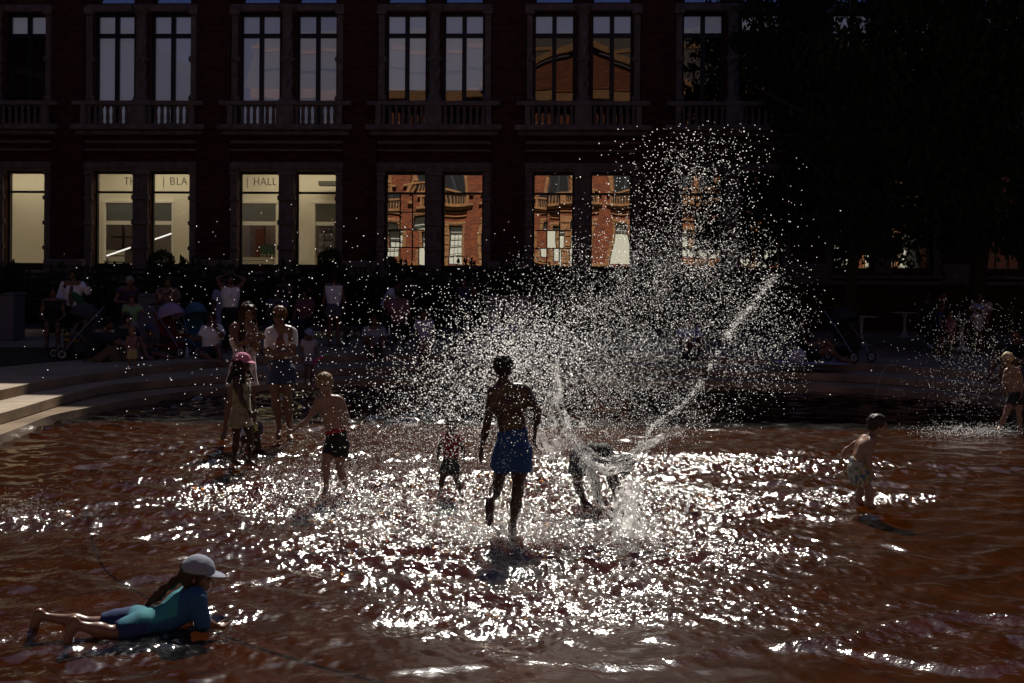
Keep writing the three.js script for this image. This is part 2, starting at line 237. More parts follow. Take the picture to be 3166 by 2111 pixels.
// ---- the sunlit range across the court, mirrored in the windows
const opposite = thing('museum_wing', 'sunlit orange brick museum front across the court, seen mirrored in the ground-floor windows', 'building', V(3, 0.9, 9.0));
opposite.rotation.y = Math.PI;
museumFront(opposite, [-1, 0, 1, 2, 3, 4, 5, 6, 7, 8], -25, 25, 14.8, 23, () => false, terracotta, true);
part(opposite, 'roof', (() => { const s = new THREE.Shape([[0, 0], [9.6, 0], [4.8, 5.2]].map(([x, y]) => new THREE.Vector2(x, y))); return new THREE.ExtrudeGeometry(s, { depth: 51, bevelEnabled: false }).rotateY(Math.PI / 2).translate(-25.5, 14.81, 0.6); })(), mat(0.045, 0.032, 0.026, 0.85));
{ // pediment over the middle of the sunlit front
  const tri = (w, h, d, z, y) => new THREE.ExtrudeGeometry(new THREE.Shape([[-w, 0], [w, 0], [0, h]].map(([x, yy]) => new THREE.Vector2(x, yy))), { depth: d, bevelEnabled: false }).translate(1, y, z);
  part(opposite, 'pediment', tri(7, 2.9, 0.5, 0.3, 14.82), brightenedBrick);
  const bar = (x0, y0, x1, y1) => { const l = Math.hypot(x1 - x0, y1 - y0); return box(0, l, 0, 0.45, 0.3, 1.0, 0.05).rotateZ(Math.atan2(y1 - y0, x1 - x0)).translate(x0 + 1, y0, 0.2); };
  part(opposite, 'pediment_cornice', merge([bar(-7.6, 14.7, 0, 17.9), bar(0, 17.9, 7.6, 14.7)]), terracotta);
  part(opposite, 'back_wall', merge([box(-25, 25, 0, 14.8, -9, -8.8), box(-25, 25, 14.5, 14.75, -8.8, -0.5), box(-25, 25, 6.2, 6.4, -8.8, -0.5)]), darkRoom);
}
// ---- side ranges that close the court, out of the frame
for (const [x, turn, what] of [[-25.6, Math.PI / 2, 'left'], [25.6, -Math.PI / 2, 'right']]) {
  const o = thing('side_wing', 'brick side range that closes the court on the ' + what, 'building', V(x, 0, -13)); o.rotation.y = turn;
  part(o, 'wall', box(-23, 23, 0, 17, -0.8, 0), brick);
  part(o, 'cornice', merge([box(-23, 23, 6.3, 6.6, 0, 0.2, 0.05), box(-23, 23, 12.1, 12.4, 0, 0.3, 0.05), box(-23, 23, 16.6, 17, 0, 0.5, 0.06)]), stone);
}
// ---------------------------------------------------------------- ground, steps, pool
const FLOOR = -0.06;
function edgeLine(pxs, h, near) {
  const pts = pxs.map(([x, y]) => { const p = G(x, y, h); return V(p.x, p.z, 0); }).concat(near.map(([x, d]) => V(x, -d, 0)));
  return new THREE.CatmullRomCurve3(pts, true, 'centripetal').getPoints(320).map((p) => new THREE.Vector2(p.x, p.y));
}
// front edges of the terrace and of the two steps below it, then round behind the viewer
const EDGE3 = edgeLine([[0, 1205], [57, 1193], [115, 1180], [191, 1168], [268, 1156], [340, 1147], [444, 1134], [620, 1117], [800, 1103], [1200, 1095], [1583, 1094], [2000, 1098], [2350, 1107], [2580, 1117], [2710, 1126], [3131, 1155]], 0.42, [[10, 15], [10.2, 10], [9.4, 5], [7, 1.8], [3, 0.7], [0, 0.5], [-3, 0.7], [-6, 2.4], [-7.2, 7]]);
const EDGE2 = edgeLine([[0, 1277], [209, 1218], [344, 1189], [497, 1174], [620, 1164], [800, 1150], [1200, 1133], [1583, 1128], [2000, 1133], [2350, 1146], [2710, 1163], [3131, 1200]], 0.27, [[9, 14], [9.2, 10], [8.4, 5.6], [6.4, 2.8], [3, 1.7], [0, 1.5], [-3, 1.7], [-5.5, 3.4], [-6.5, 8]]);
const EDGE1 = edgeLine([[0, 1343], [168, 1281], [325, 1249], [421, 1230], [620, 1205], [800, 1190], [1200, 1172], [1583, 1166], [2000, 1172], [2350, 1182], [2710, 1200], [3131, 1240]], 0.12, [[8.1, 14], [8.2, 10], [7.5, 6], [5.6, 3.6], [3, 2.6], [0, 2.4], [-3, 2.6], [-5.2, 4.4], [-5.9, 9]]);
const shapeXZ = (pts) => new THREE.Shape(pts.map((p) => new THREE.Vector2(p.x, p.y)));
// a paving layer: outer outline with the next edge cut out of it; top at h, with a slightly rounded front edge
function layer(outer, inner, h, thick) {
  const s = shapeXZ(outer); s.holes.push(new THREE.Path(inner));
  return new THREE.ExtrudeGeometry(s, { depth: thick - 0.012, bevelEnabled: true, bevelThickness: 0.006, bevelSize: 0.01, bevelOffset: -0.01, bevelSegments: 2, curveSegments: 4 }).rotateX(Math.PI / 2).translate(0, h - 0.006, 0);
}
// rotateX(+90deg) maps shape (x, y) to (x, 0, y) and depth downwards
const paveMap = tex(512, (u, v) => { const n = 0.7 + 0.55 * (tile(u, v, 7, 21) - 0.25), s = tile(u, v, 60, 2) - 0.5; return [n + 0.12 * s, (n + 0.12 * s) * 0.95, (n + 0.12 * s) * 0.88]; }, true, 1 / 3.1);
const paveBump = tex(256, (u, v) => { const n = tile(u, v, 40, 6); return [n, n, n]; }, false, 1 / 0.7);
const paving = mat(0.47, 0.395, 0.32, 0.7); paving.map = paveMap; paving.bumpMap = paveBump; paving.bumpScale = 0.002;
const wetPaving = mat(0.47, 0.395, 0.32, 0.28); wetPaving.map = paveMap; wetPaving.bumpMap = paveBump; wetPaving.bumpScale = 0.004;
const grow = (pts, k) => pts.map((p, i) => { const a = pts[(i + pts.length - 1) % pts.length], b = pts[(i + 1) % pts.length], t = new THREE.Vector2(b.x - a.x, b.y - a.y).normalize(); return new THREE.Vector2(p.x - t.y * k, p.y + t.x * k); });
const area = (p) => p.reduce((s, a, i) => { const b = p[(i + 1) % p.length]; return s + a.x * b.y - b.x * a.y; }, 0);
const out = (pts, k) => grow(pts, area(pts) > 0 ? -k : k);
// joints between the long stones of each step are real gaps: every stone is cut by thin dark slots standing a little proud
const court = [[-25, 8.9], [25, 8.9], [25, -35.4], [-25, -35.4]].map(([x, y]) => new THREE.Vector2(x, y));
const mortar = mat(0.08, 0.07, 0.055, 0.95);
const terrace = struct('terrace', layer(court, out(EDGE3, 0.012), 0.408, 0.2), paving);
const step2 = struct('step', layer(out(EDGE3, 0.25), out(EDGE2, 0.012), 0.258, 0.2), mortar);
const step1 = struct('step', layer(out(EDGE2, 0.25), out(EDGE1, 0.012), 0.108, 0.3), mortar);
{ // the long stones of each step and of the terrace edge, laid with narrow joints over a mortar bed
  const r = rng(61), tones = (m) => [1, 0.93, 1.06].map((k) => { const q = m.clone(); q.color.multiplyScalar(k); return q; }), dry = tones(paving), wet = tones(wetPaving);
  const stones = (A, depth, h, len, parent, ms, thick) => {
    const B = out(A, depth), n = A.length; let i = 0;
    while (i < n) {
      let k = i, acc = 0; while (acc < len && k < n) { acc += A[k % n].distanceTo(A[(k + 1) % n]); k++; }
      const f = [], b = []; for (let q = i; q <= k; q++) { f.push(A[q % n].clone()); b.push(B[q % n].clone()); }
      const trim = (l) => { const g = 0.004, d0 = l[1].clone().sub(l[0]).normalize(), d1 = l[l.length - 2].clone().sub(l[l.length - 1]).normalize(); l[0].addScaledVector(d0, g); l[l.length - 1].addScaledVector(d1, g); }; trim(f); trim(b);
      const g = new THREE.ExtrudeGeometry(new THREE.Shape([...f, ...b.reverse()]), { depth: thick - 0.012, bevelEnabled: true, bevelThickness: 0.006, bevelSize: 0.008, bevelOffset: -0.008, bevelSegments: 2 }).rotateX(Math.PI / 2).translate(0, h - 0.006 + 0.002 * r(), 0);
      part(parent, 'stone', g, ms[Math.floor(r() * 3)]); i = k;
    }
  };
  stones(EDGE3, 2.25, 0.42, 1.35, terrace, dry, 0.16); stones(EDGE2, 1.5, 0.27, 1.3, step2, dry, 0.14); stones(EDGE1, 1.5, 0.12, 1.25, step1, wet, 0.2);
}
// the ground under everything, out to the far wings
struct('ground', new THREE.PlaneGeometry(300, 300).rotateX(-Math.PI / 2).translate(0, -0.5, 0), mat(0.12, 0.1, 0.08, 0.95));
{ // lawn at the left beyond the paving
  { // and round the near side, behind the viewer
    const near = [[-24.5, 8.5], [24.5, 8.5], [24.5, -2], [11.6, -2], [9.6, 1.4], [6, 2.6], [0, 2.7], [-6, 2.6], [-9.5, 0.5], [-10.4, -6], [-24.5, -6]].map(([x, y]) => new THREE.Vector2(x, y));
    const g2 = new THREE.ShapeGeometry(shapeXZ(near)).rotateX(Math.PI / 2).translate(0, 0.425, 0); g2.setIndex([...g2.index.array].reverse()); g2.computeVertexNormals(); struct('lawn', g2, mat(0.05, 0.06, 0.022, 0.95));
  }
  const left = EDGE3.filter((p) => p.x < -4.2 && p.y < -12.5 && p.y > -23.5), edge = out(EDGE3, 2.3).filter((p) => p.x < -3.6 && p.y < -9 && p.y > -25.2);
  const pts = edge.slice().sort((a, b) => b.y - a.y); pts.push(new THREE.Vector2(-24, -26), new THREE.Vector2(-24, -9));
  const t = tex(256, (u, v) => { const n = 0.5 + 0.9 * (tile(u, v, 40, 9) - 0.3); return [n, n * 0.95, n * 0.8]; }, true, 1 / 1.3), b = tex(256, (u, v) => { const n = tile(u, v, 70, 12); return [n, n, n]; }, false, 1 / 1.3);
  const m = mat(0.10, 0.07, 0.03, 0.95); m.map = t; m.bumpMap = b; m.bumpScale = 0.03;
  const g = new THREE.ShapeGeometry(shapeXZ(pts)).rotateX(Math.PI / 2).translate(0, 0.425, 0); g.index && g.setIndex([...g.index.array].reverse()); g.computeVertexNormals();
  struct('lawn', g, m);
}
// pool floor: big slabs set on the diagonal over a pale ochre joint bed
const bed = struct('pool_floor', new THREE.PlaneGeometry(26, 26).rotateX(-Math.PI / 2).translate(1, FLOOR - 0.003, -12), mat(0.22, 0.24, 0.05, 0.9));
{
  const r = rng(77), S = 1.12, A = 0.9, ca = Math.cos(A), sa = Math.sin(A);
  const t = tex(512, (u, v) => { const n = 0.25 + 1.35 * tile(u, v, 8, 31), s = tile(u, v, 48, 5) - 0.5; return [n + 0.25 * s, n * 0.97 + 0.2 * s, n * 0.92 + 0.15 * s]; }, true, 1 / 1.4);
  const tones = [[0.12, 0.085, 0.05], [0.135, 0.095, 0.055], [0.105, 0.078, 0.045], [0.12, 0.098, 0.055]].map((c) => { const m = mat(...c, 0.8); m.map = t; return m; });
  const geo = new RoundedBoxGeometry(S - 0.008, 0.05, S - 0.008, 1, 0.002), list = [];
  for (let i = -14; i < 15; i++) for (let j = -14; j < 15; j++) { const a = i * S, b = j * S, x = 0.6 + a * ca - b * sa, z = -12 + a * sa + b * ca; if (x > -7.2 && x < 9 && z < -3.4 && z > -22) list.push([x, z]); }
  list.sort((p, q) => Math.hypot(p[0], p[1]) - Math.hypot(q[0], q[1]));
  list.forEach(([x, z], k) => { const o = part(bed, 'slab', geo, tones[Math.floor(r() * 4)]); o.position.set(x, FLOOR - 0.025, z); o.rotation.y = -A + Math.floor(r() * 4) * Math.PI / 2; });
  const slot = new THREE.CatmullRomCurve3([[265, 1560], [285, 1660], [330, 1765], [440, 1840], [640, 1945], [900, 2036], [1180, 2111], [1500, 2180]].map(([x, y]) => G(x, y, FLOOR)));
  const g = new THREE.TubeGeometry(slot, 80, 0.009, 6).scale(1, 1, 1); part(bed, 'drain_slot', g, mat(0.008, 0.006, 0.005, 0.9));
}
// ---------------------------------------------------------------- water
const blobs = [ // where the surface is churned: centre in the photograph, half widths in metres, strength
  [1540, 1540, 2.1, 1.15, 1.1], [1620, 1690, 1.6, 0.7, 1.0], [1640, 1850, 1.0, 0.62, 0.66], [1000, 1545, 1.25, 0.55, 0.95], [2150, 1430, 1.55, 0.62, 0.8], [2620, 1543, 0.55, 0.28, 1.0], [2750, 1540, 0.4, 0.22, 0.8],
  [740, 1440, 0.55, 0.28, 0.6], [430, 1490, 0.35, 0.2, 0.4], [700, 1360, 0.8, 0.35, 0.32], [1250, 1410, 1.6, 0.4, 0.3], [60, 1610, 0.7, 0.5, 0.5], [640, 1640, 0.9, 0.5, 0.36], [2080, 1700, 0.9, 0.8, 0.55], [2300, 1850, 0.8, 0.6, 0.4], [850, 1800, 0.6, 0.4, 0.26], [520, 1990, 0.5, 0.3, 0.34], [3000, 1345, 0.9, 0.35, 0.85], [2950, 1990, 0.7, 0.35, 0.34], [680, 1900, 0.25, 0.2, 0.5], [100, 1960, 0.35, 0.2, 0.36]].map(([x, y, a, b, s]) => { const p = G(x, y); return [p.x, p.z, a, b, s]; });
const sources = [[1583, 1645], [1514, 1600], [1009, 1515], [1074, 1515], [2687, 1560], [724, 1428], [1960, 1650], [300, 1960], [660, 1915], [867, 1340], [3120, 1325], [1800, 1580]].map(([x, y]) => G(x, y));
const churn = (x, z) => { let s = 0; for (const [a, b, ra, rb, k] of blobs) { const dx = (x - a) / ra, dz = (z - b) / rb, q = dx * dx + dz * dz; if (q < 9) s = Math.max(s, k * Math.exp(-q * q * 0.35) ); } const n = 0.45 + 1.1 * fbm(x * 1.1 + 3, z * 1.1, 7, 3); return Math.min(1.1, s * (0.55 + 0.5 * n)) ; };
const waveSet = (() => { const r = rng(5), l = []; for (let i = 0; i < 72; i++) { const lam = 0.036 * Math.pow(20, i / 71), dir = (r() - 0.5) * (lam > 0.25 ? 1.9 : lam > 0.12 ? 2.6 : 6.2) + Math.PI / 2, k = 2 * Math.PI / lam; l.push([Math.cos(dir) * k, Math.sin(dir) * k, r() * 6.283, 1 / k, lam]); } return l; })();
// single low crests running over the pool
const crests = [[1, [2430, 2000], [2600, 1982], [2720, 1950], [2850, 1922], [2960, 1908], [3060, 1912], [3200, 1924]], [0.7, [2640, 2018], [2740, 2034], [2860, 2056], [3000, 2072], [3200, 2044]], [0.5, [1120, 1790], [1160, 1880], [1260, 1945], [1480, 2010], [1760, 2052], [2050, 2050], [2300, 1990]], [0.6, [100, 2010], [260, 2002], [420, 2000], [560, 1985]], [0.7, [2300, 1590], [2480, 1600], [2640, 1606], [2800, 1590]], [0.8, [0, 1345], [120, 1318], [220, 1302]]].map(([k, ...l]) => new THREE.CatmullRomCurve3(l.map(([x, y]) => G(x, y))).getPoints(160).map((p) => p.setY(k)));
const crestGrid = new Map(); for (const l of crests) for (const p of l) for (let a = -1; a < 2; a++) for (let b = -1; b < 2; b++) { const k = (Math.floor(p.x * 4) + a) * 1000 + Math.floor(p.z * 4) + b; (crestGrid.get(k) ?? crestGrid.set(k, []).get(k)).push(p); }
function crest(x, z) { const l = crestGrid.get(Math.floor(x * 4) * 1000 + Math.floor(z * 4)); if (!l) return 0; let m = 1e9, w = 1; for (const p of l) { const q = (p.x - x) ** 2 + (p.z - z) ** 2; if (q < m) { m = q; w = p.y; } } return 0.026 * w * (0.4 + 1.2 * noise(x * 2.2, z * 2.2, 5)) * Math.exp(-m / 0.0042) * (0.8 + 0.5 * noise(x * 14, z * 14, 2)); }
function waterHeight(x, z, finest) {
  const c = churn(x, z), wx = x + 0.12 * (noise(x * 1.3, z * 1.3, 1) - 0.5) + 0.03 * (noise(x * 5, z * 5, 4) - 0.5), wz = z + 0.12 * (noise(x * 1.3, z * 1.3, 2) - 0.5) + 0.03 * (noise(x * 5, z * 5, 9) - 0.5);
  const patch = 0.35 + 1.3 * Math.pow(noise(x * 0.55 + 9, z * 0.75, 2), 1.6), right = 1 / (1 + Math.exp(-(x - 1.6) * 2)), calm = 0.048 * patch * (1 - 0.35 * right);
  const big = calm + 0.022 * c, small = calm * 0.5 + 0.088 * c;
  let h = 0;
  for (const [kx, kz, p, a, lam] of waveSet) { if (lam < finest) continue; h += Math.sin(kx * wx + kz * wz + p) * a * (lam > 0.24 ? big : lam > 0.11 ? (big + small) / 2 : small); }
  for (const s of sources) { const q = Math.hypot(x - s.x, z - s.z); if (q < 2.2) h += Math.sin(q * 34 - 2) * 0.0035 * Math.exp(-q * 1.5); }
  return h + crest(x, z) + c * 0.012 * (fbm(x * 9, z * 9, 3, 2) - 0.4);
}
function waterSheet(xs, zs, finest) {
  const nx = xs.length, nz = zs.length, pos = new Float32Array(nx * nz * 3), uv = new Float32Array(nx * nz * 2), idx = new Uint32Array((nx - 1) * (nz - 1) * 6);
  let o = 0, u = 0;
  for (const z of zs) for (const x of xs) { pos[o++] = x; pos[o++] = waterHeight(x, z, finest); pos[o++] = z; uv[u++] = (x - xs[0]) / (xs[nx - 1] - xs[0]); uv[u++] = (z - zs[0]) / (zs[nz - 1] - zs[0]); }
  o = 0;
  for (let j = 0; j < nz - 1; j++) for (let i = 0; i < nx - 1; i++) { const a = j * nx + i, b = a + nx; idx[o++] = a; idx[o++] = a + 1; idx[o++] = b; idx[o++] = b; idx[o++] = a + 1; idx[o++] = b + 1; }
  const g = new THREE.BufferGeometry(); g.setAttribute('position', new THREE.BufferAttribute(pos, 3)); g.setAttribute('uv', new THREE.BufferAttribute(uv, 2)); g.setIndex(new THREE.BufferAttribute(idx, 1)); g.computeVertexNormals();
  return g;
}
const steps_ = (a, b, s) => { const n = Math.ceil(Math.abs(b - a) / s), l = []; for (let i = 0; i <= n; i++) l.push(a + (b - a) * i / n); return l; };
// the finest ripples, as a normal map over the middle of the pool: they follow how churned the water is
const WX0 = -4.4, WX1 = 4.8, WZ0 = -5.2, WZ1 = -13.4;
const rippleNormals = (() => {
  const n = 512, r = rng(8), w = [], T = 1.1; // slopes of a ripple field that repeats every 1.1 m, looked up at two sizes
  for (let i = 0; i < 44; i++) { const kx = Math.round((r() - 0.5) * 150), ky = Math.round(16 + r() * 60) * (r() < 0.5 ? -1 : 1), k = Math.hypot(kx, ky); w.push([kx * 6.2832, ky * 6.2832, r() * 6.283, kx / k, ky / k]); }
  const sx = new Float32Array(n * n), sz = new Float32Array(n * n);
  for (let y = 0; y < n; y++) for (let x = 0; x < n; x++) { let a = 0, b = 0; for (const [kx, ky, p, ux, uy] of w) { const c = Math.cos(kx * x / n + ky * y / n + p); a += c * ux; b += c * uy; } sx[y * n + x] = a / Math.sqrt(22); sz[y * n + x] = b / Math.sqrt(22); }
  const N = 2048, d = new Uint8Array(N * N * 4), M = 128, amp = new Float32Array((M + 1) * (M + 1));
  for (let y = 0; y <= M; y++) for (let x = 0; x <= M; x++) { const X = WX0 + (WX1 - WX0) * x / M, Z = WZ0 + (WZ1 - WZ0) * y / M, right = 1 / (1 + Math.exp(-(X - 1.4) * 2)); amp[y * (M + 1) + x] = 0.30 * Math.pow(churn(X, Z), 1.5) + 5 * crest(X, Z) + (0.068 - 0.042 * right) * Math.pow(noise(X * 0.8 + 4, Z * 1.1, 8), 1.3) * 1.5; }
  for (let y = 0; y < N; y++) for (let x = 0; x < N; x++) {
    const fx = x / N * M, fy = y / N * M, i = Math.floor(fx), j = Math.floor(fy), u = fx - i, v = fy - j, q = j * (M + 1) + i, A = (amp[q] * (1 - u) + amp[q + 1] * u) * (1 - v) + (amp[q + M + 1] * (1 - u) + amp[q + M + 2] * u) * v;
    const X = (WX1 - WX0) * x / N, Z = (WZ1 - WZ0) * y / N, a = Math.floor(((X / T) % 1) * n), b = Math.floor(((Math.abs(Z) / T) % 1) * n), c = Math.floor(((X / 1.73 + Z / 9) % 1 + 1) % 1 * n), e = Math.floor(((Math.abs(Z) / 1.73 + X / 11) % 1 + 1) % 1 * n);
    const gx = A * (sx[b * n + a] * 0.8 + sx[e * n + c] * 0.6), gz = A * (sz[b * n + a] * 0.8 + sz[e * n + c] * 0.6), l = 1 / Math.sqrt(1 + gx * gx + gz * gz), o = (y * N + x) * 4;
    d[o] = 127.5 + 127 * gx * l; d[o + 1] = 127.5 + 127 * gz * l; d[o + 2] = 127.5 + 127 * l; d[o + 3] = 255;
  }
  const t = new THREE.DataTexture(d, N, N); t.magFilter = THREE.LinearFilter; t.wrapS = t.wrapT = THREE.RepeatWrapping; t.needsUpdate = true; return t;
})();
const waterMat = mat(0.42, 0.215, 0.062, 0.115, { transmission: 1, thickness: 0, ior: 1.85 });
const waterRipple = waterMat.clone(); waterRipple.normalMap = rippleNormals;
const water = struct('water', waterSheet(steps_(WX0, WX1, 0.0125), steps_(WZ0, WZ1, 0.016), 0.036), waterRipple);
for (const [x0, x1, z0, z1] of [[-7.2, 9.4, -13.4, -22.2], [-7.2, -4.4, -2.4, -13.4], [4.8, 9.4, -2.4, -13.4], [-4.4, 4.8, -2.4, -5.2]]) part(water, 'water_surface', waterSheet(steps_(x0, x1, 0.04), steps_(z0, z1, 0.035), 0.09), waterMat);
// ---------------------------------------------------------------- bodies: joined tapered capsules meshed as one surface
// prim: { a, b, ra, rb } tapered capsule or { c, r: [x, y, z], R: [right, up, forward] } ellipsoid; clips: [[normal, point], ...]
function meshField(prims, cell, k, opt = {}) {
  const lo = V(1e9, 1e9, 1e9), hi = V(-1e9, -1e9, -1e9), marg = 4.5 / k + cell * 2;
  const bounds = prims.map((p) => {
    const m = p.c ? Math.max(...p.r) : 0, A = p.c ? p.c : p.a, B = p.c ? p.c : p.b, ra = p.c ? m : p.ra, rb = p.c ? m : p.rb;
    const l = V(Math.min(A.x - ra, B.x - rb), Math.min(A.y - ra, B.y - rb), Math.min(A.z - ra, B.z - rb)).subScalar(marg), h = V(Math.max(A.x + ra, B.x + rb), Math.max(A.y + ra, B.y + rb), Math.max(A.z + ra, B.z + rb)).addScalar(marg);
    lo.min(l); hi.max(h); return [l, h];
  });
  const nx = Math.ceil((hi.x - lo.x) / cell) + 1, ny = Math.ceil((hi.y - lo.y) / cell) + 1, nz = Math.ceil((hi.z - lo.z) / cell) + 1, sum = new Float32Array(nx * ny * nz);
  prims.forEach((p, n) => {
    const [l, h] = bounds[n], i0 = Math.max(0, Math.floor((l.x - lo.x) / cell)), i1 = Math.min(nx - 1, Math.ceil((h.x - lo.x) / cell)), j0 = Math.max(0, Math.floor((l.y - lo.y) / cell)), j1 = Math.min(ny - 1, Math.ceil((h.y - lo.y) / cell)), k0 = Math.max(0, Math.floor((l.z - lo.z) / cell)), k1 = Math.min(nz - 1, Math.ceil((h.z - lo.z) / cell));
    let ax, ay, az, bx, by, bz, L, mr, R;
    if (p.c) { mr = Math.min(...p.r); R = p.R; } else { ax = p.a.x; ay = p.a.y; az = p.a.z; bx = p.b.x - ax; by = p.b.y - ay; bz = p.b.z - az; L = bx * bx + by * by + bz * bz + 1e-9; }
    for (let q = k0; q <= k1; q++) for (let j = j0; j <= j1; j++) for (let i = i0; i <= i1; i++) {
      const x = lo.x + i * cell, y = lo.y + j * cell, z = lo.z + q * cell; let d;
      if (p.c) {
        const X = x - p.c.x, Y = y - p.c.y, Z = z - p.c.z, u = (X * R[0].x + Y * R[0].y + Z * R[0].z) / p.r[0], v = (X * R[1].x + Y * R[1].y + Z * R[1].z) / p.r[1], w = (X * R[2].x + Y * R[2].y + Z * R[2].z) / p.r[2];
        d = (Math.sqrt(u * u + v * v + w * w) - 1) * mr;
      } else {
        const X = x - ax, Y = y - ay, Z = z - az, t = Math.max(0, Math.min(1, (X * bx + Y * by + Z * bz) / L)), u = X - t * bx, v = Y - t * by, w = Z - t * bz;
        d = Math.sqrt(u * u + v * v + w * w) - (p.ra + (p.rb - p.ra) * t);
      }
      if (p.clips) for (const [n, c] of p.clips) { const e = (x - c.x) * n.x + (y - c.y) * n.y + (z - c.z) * n.z; if (e > d) d = e; }
      const s = (q * ny + j) * nx + i;
      if (p.cut) sum[s] -= d < 0 ? 1e6 : 0; else if (d * k < 9) sum[s] += Math.exp(-k * Math.max(d, -0.2));
    }
  });
  const val = sum; for (let i = 0; i < val.length; i++) { let d = val[i] > 1e-4 ? -Math.log(val[i]) / k : 9 / k; if (d < -0.1) d = -0.1; val[i] = d + (opt.shrink ?? 0); }
  // surface nets
  const at = new Int32Array(nx * ny * nz).fill(-1), pos = [], idx = [], sx = 1, sy = nx, sz = nx * ny;
  for (let q = 0; q < nz - 1; q++) for (let j = 0; j < ny - 1; j++) for (let i = 0; i < nx - 1; i++) {
    const s = q * sz + j * sy + i; let mask = 0;
    for (let c = 0; c < 8; c++) if (val[s + (c & 1) + ((c >> 1) & 1) * sy + (c >> 2) * sz] < 0) mask |= 1 << c;
    if (mask === 0 || mask === 255) continue;
    let X = 0, Y = 0, Z = 0, n = 0;
    for (let c = 0; c < 8; c++) for (const b of [1, 2, 4]) if (!(c & b)) {
      const d = c | b; if (((mask >> c) & 1) === ((mask >> d) & 1)) continue;
      const v0 = val[s + (c & 1) + ((c >> 1) & 1) * sy + (c >> 2) * sz], v1 = val[s + (d & 1) + ((d >> 1) & 1) * sy + (d >> 2) * sz], t = v0 / (v0 - v1);
      X += (c & 1) + (b === 1 ? t : 0); Y += ((c >> 1) & 1) + (b === 2 ? t : 0); Z += (c >> 2) + (b === 4 ? t : 0); n++;
    }
    at[s] = pos.length / 3; pos.push(lo.x + (i + X / n) * cell, lo.y + (j + Y / n) * cell, lo.z + (q + Z / n) * cell);
  }
  const quad = (a, b, c, d, flip) => { if (a < 0 || b < 0 || c < 0 || d < 0) return; flip ? idx.push(a, c, b, b, c, d) : idx.push(a, b, c, b, d, c); };
  for (let q = 1; q < nz - 1; q++) for (let j = 1; j < ny - 1; j++) for (let i = 1; i < nx - 1; i++) {
    const s = q * sz + j * sy + i, v = val[s] < 0;
    if (v !== val[s + sx] < 0) quad(at[s - sy - sz], at[s - sz], at[s - sy], at[s], !v);
    if (v !== val[s + sy] < 0) quad(at[s - sx - sz], at[s - sx], at[s - sz], at[s], !v);
    if (v !== val[s + sz] < 0) quad(at[s - sx - sy], at[s - sy], at[s - sx], at[s], !v);
  }
  let g = new THREE.BufferGeometry(); g.setAttribute('position', new THREE.Float32BufferAttribute(pos, 3)); g.setIndex(idx); g.computeVertexNormals();
  if (opt.fold) { const p = g.attributes.position, n = g.attributes.normal, [amp, fx, fy] = opt.fold; for (let i = 0; i < p.count; i++) { const x = p.getX(i), y = p.getY(i), z = p.getZ(i), e = amp * (noise(x * fx, y * fy, z * fx) + 0.5 * noise(x * fx * 2.3, y * fy * 2.3, z * fx * 2.3) - 0.75); p.setXYZ(i, x + n.getX(i) * e, y + n.getY(i) * e, z + n.getZ(i) * e); } g.computeVertexNormals(); }
  if (opt.color) { const p = g.attributes.position, c = new Float32Array(p.count * 3); for (let i = 0; i < p.count; i++) { const q = opt.color(p.getX(i), p.getY(i), p.getZ(i)); c.set(q, i * 3); } g.setAttribute('color', new THREE.BufferAttribute(c, 3)); }
  return g;
}
const cap = (a, b, ra, rb = ra, clips) => ({ a, b, ra, rb, clips });
const ell = (c, r, R, clips) => ({ c, r, R, clips });
const mix = (a, b, t) => a.clone().lerp(b, t);
const joinGeos = (list) => { let n = 0, m = 0; for (const g of list) { n += g.attributes.position.count; m += g.index.count; } const p = new Float32Array(n * 3), q = new Float32Array(n * 3), x = new Uint32Array(m); let o = 0, u = 0; for (const g of list) { p.set(g.attributes.position.array, o * 3); q.set(g.attributes.normal.array, o * 3); for (let i = 0; i < g.index.count; i++) x[u++] = g.index.getX(i) + o; o += g.attributes.position.count; } const r = new THREE.BufferGeometry(); r.setAttribute('position', new THREE.BufferAttribute(p, 3)); r.setAttribute('normal', new THREE.BufferAttribute(q, 3)); r.setIndex(new THREE.BufferAttribute(x, 1)); return r; };
function frameOf(fw, up = V(0, 1, 0)) { const f = fw.clone().normalize(), r = up.clone().cross(f).normalize(), u = f.clone().cross(r).normalize(); return [r, u, f]; }
const inFrame = (o, R, s) => (x, y, z) => o.clone().addScaledVector(R[0], x * s).addScaledVector(R[1], y * s).addScaledVector(R[2], z * s);

function headPrims(c, R, s) {
  const q = inFrame(c, R, s);
  const list = [ell(q(0, 0.12, -0.05), [0.32 * s, 0.36 * s, 0.40 * s], R), ell(q(0, -0.12, 0.09), [0.265 * s, 0.30 * s, 0.29 * s], R), ell(q(0, -0.34, 0.2), [0.15 * s, 0.12 * s, 0.14 * s], R), cap(q(0, 0.02, 0.35), q(0, -0.11, 0.43), 0.035 * s, 0.05 * s), ell(q(0, 0.075, 0.31), [0.2 * s, 0.045 * s, 0.07 * s], R), ell(q(0, -0.25, 0.35), [0.095 * s, 0.035 * s, 0.05 * s], R), ell(q(0.2, -0.1, 0.24), [0.09 * s, 0.09 * s, 0.07 * s], R), ell(q(-0.2, -0.1, 0.24), [0.09 * s, 0.09 * s, 0.07 * s], R)];
  for (const e of [-1, 1]) list.push(ell(q(e * 0.335, -0.03, -0.05), [0.045 * s, 0.12 * s, 0.075 * s], R));
  return list;
}
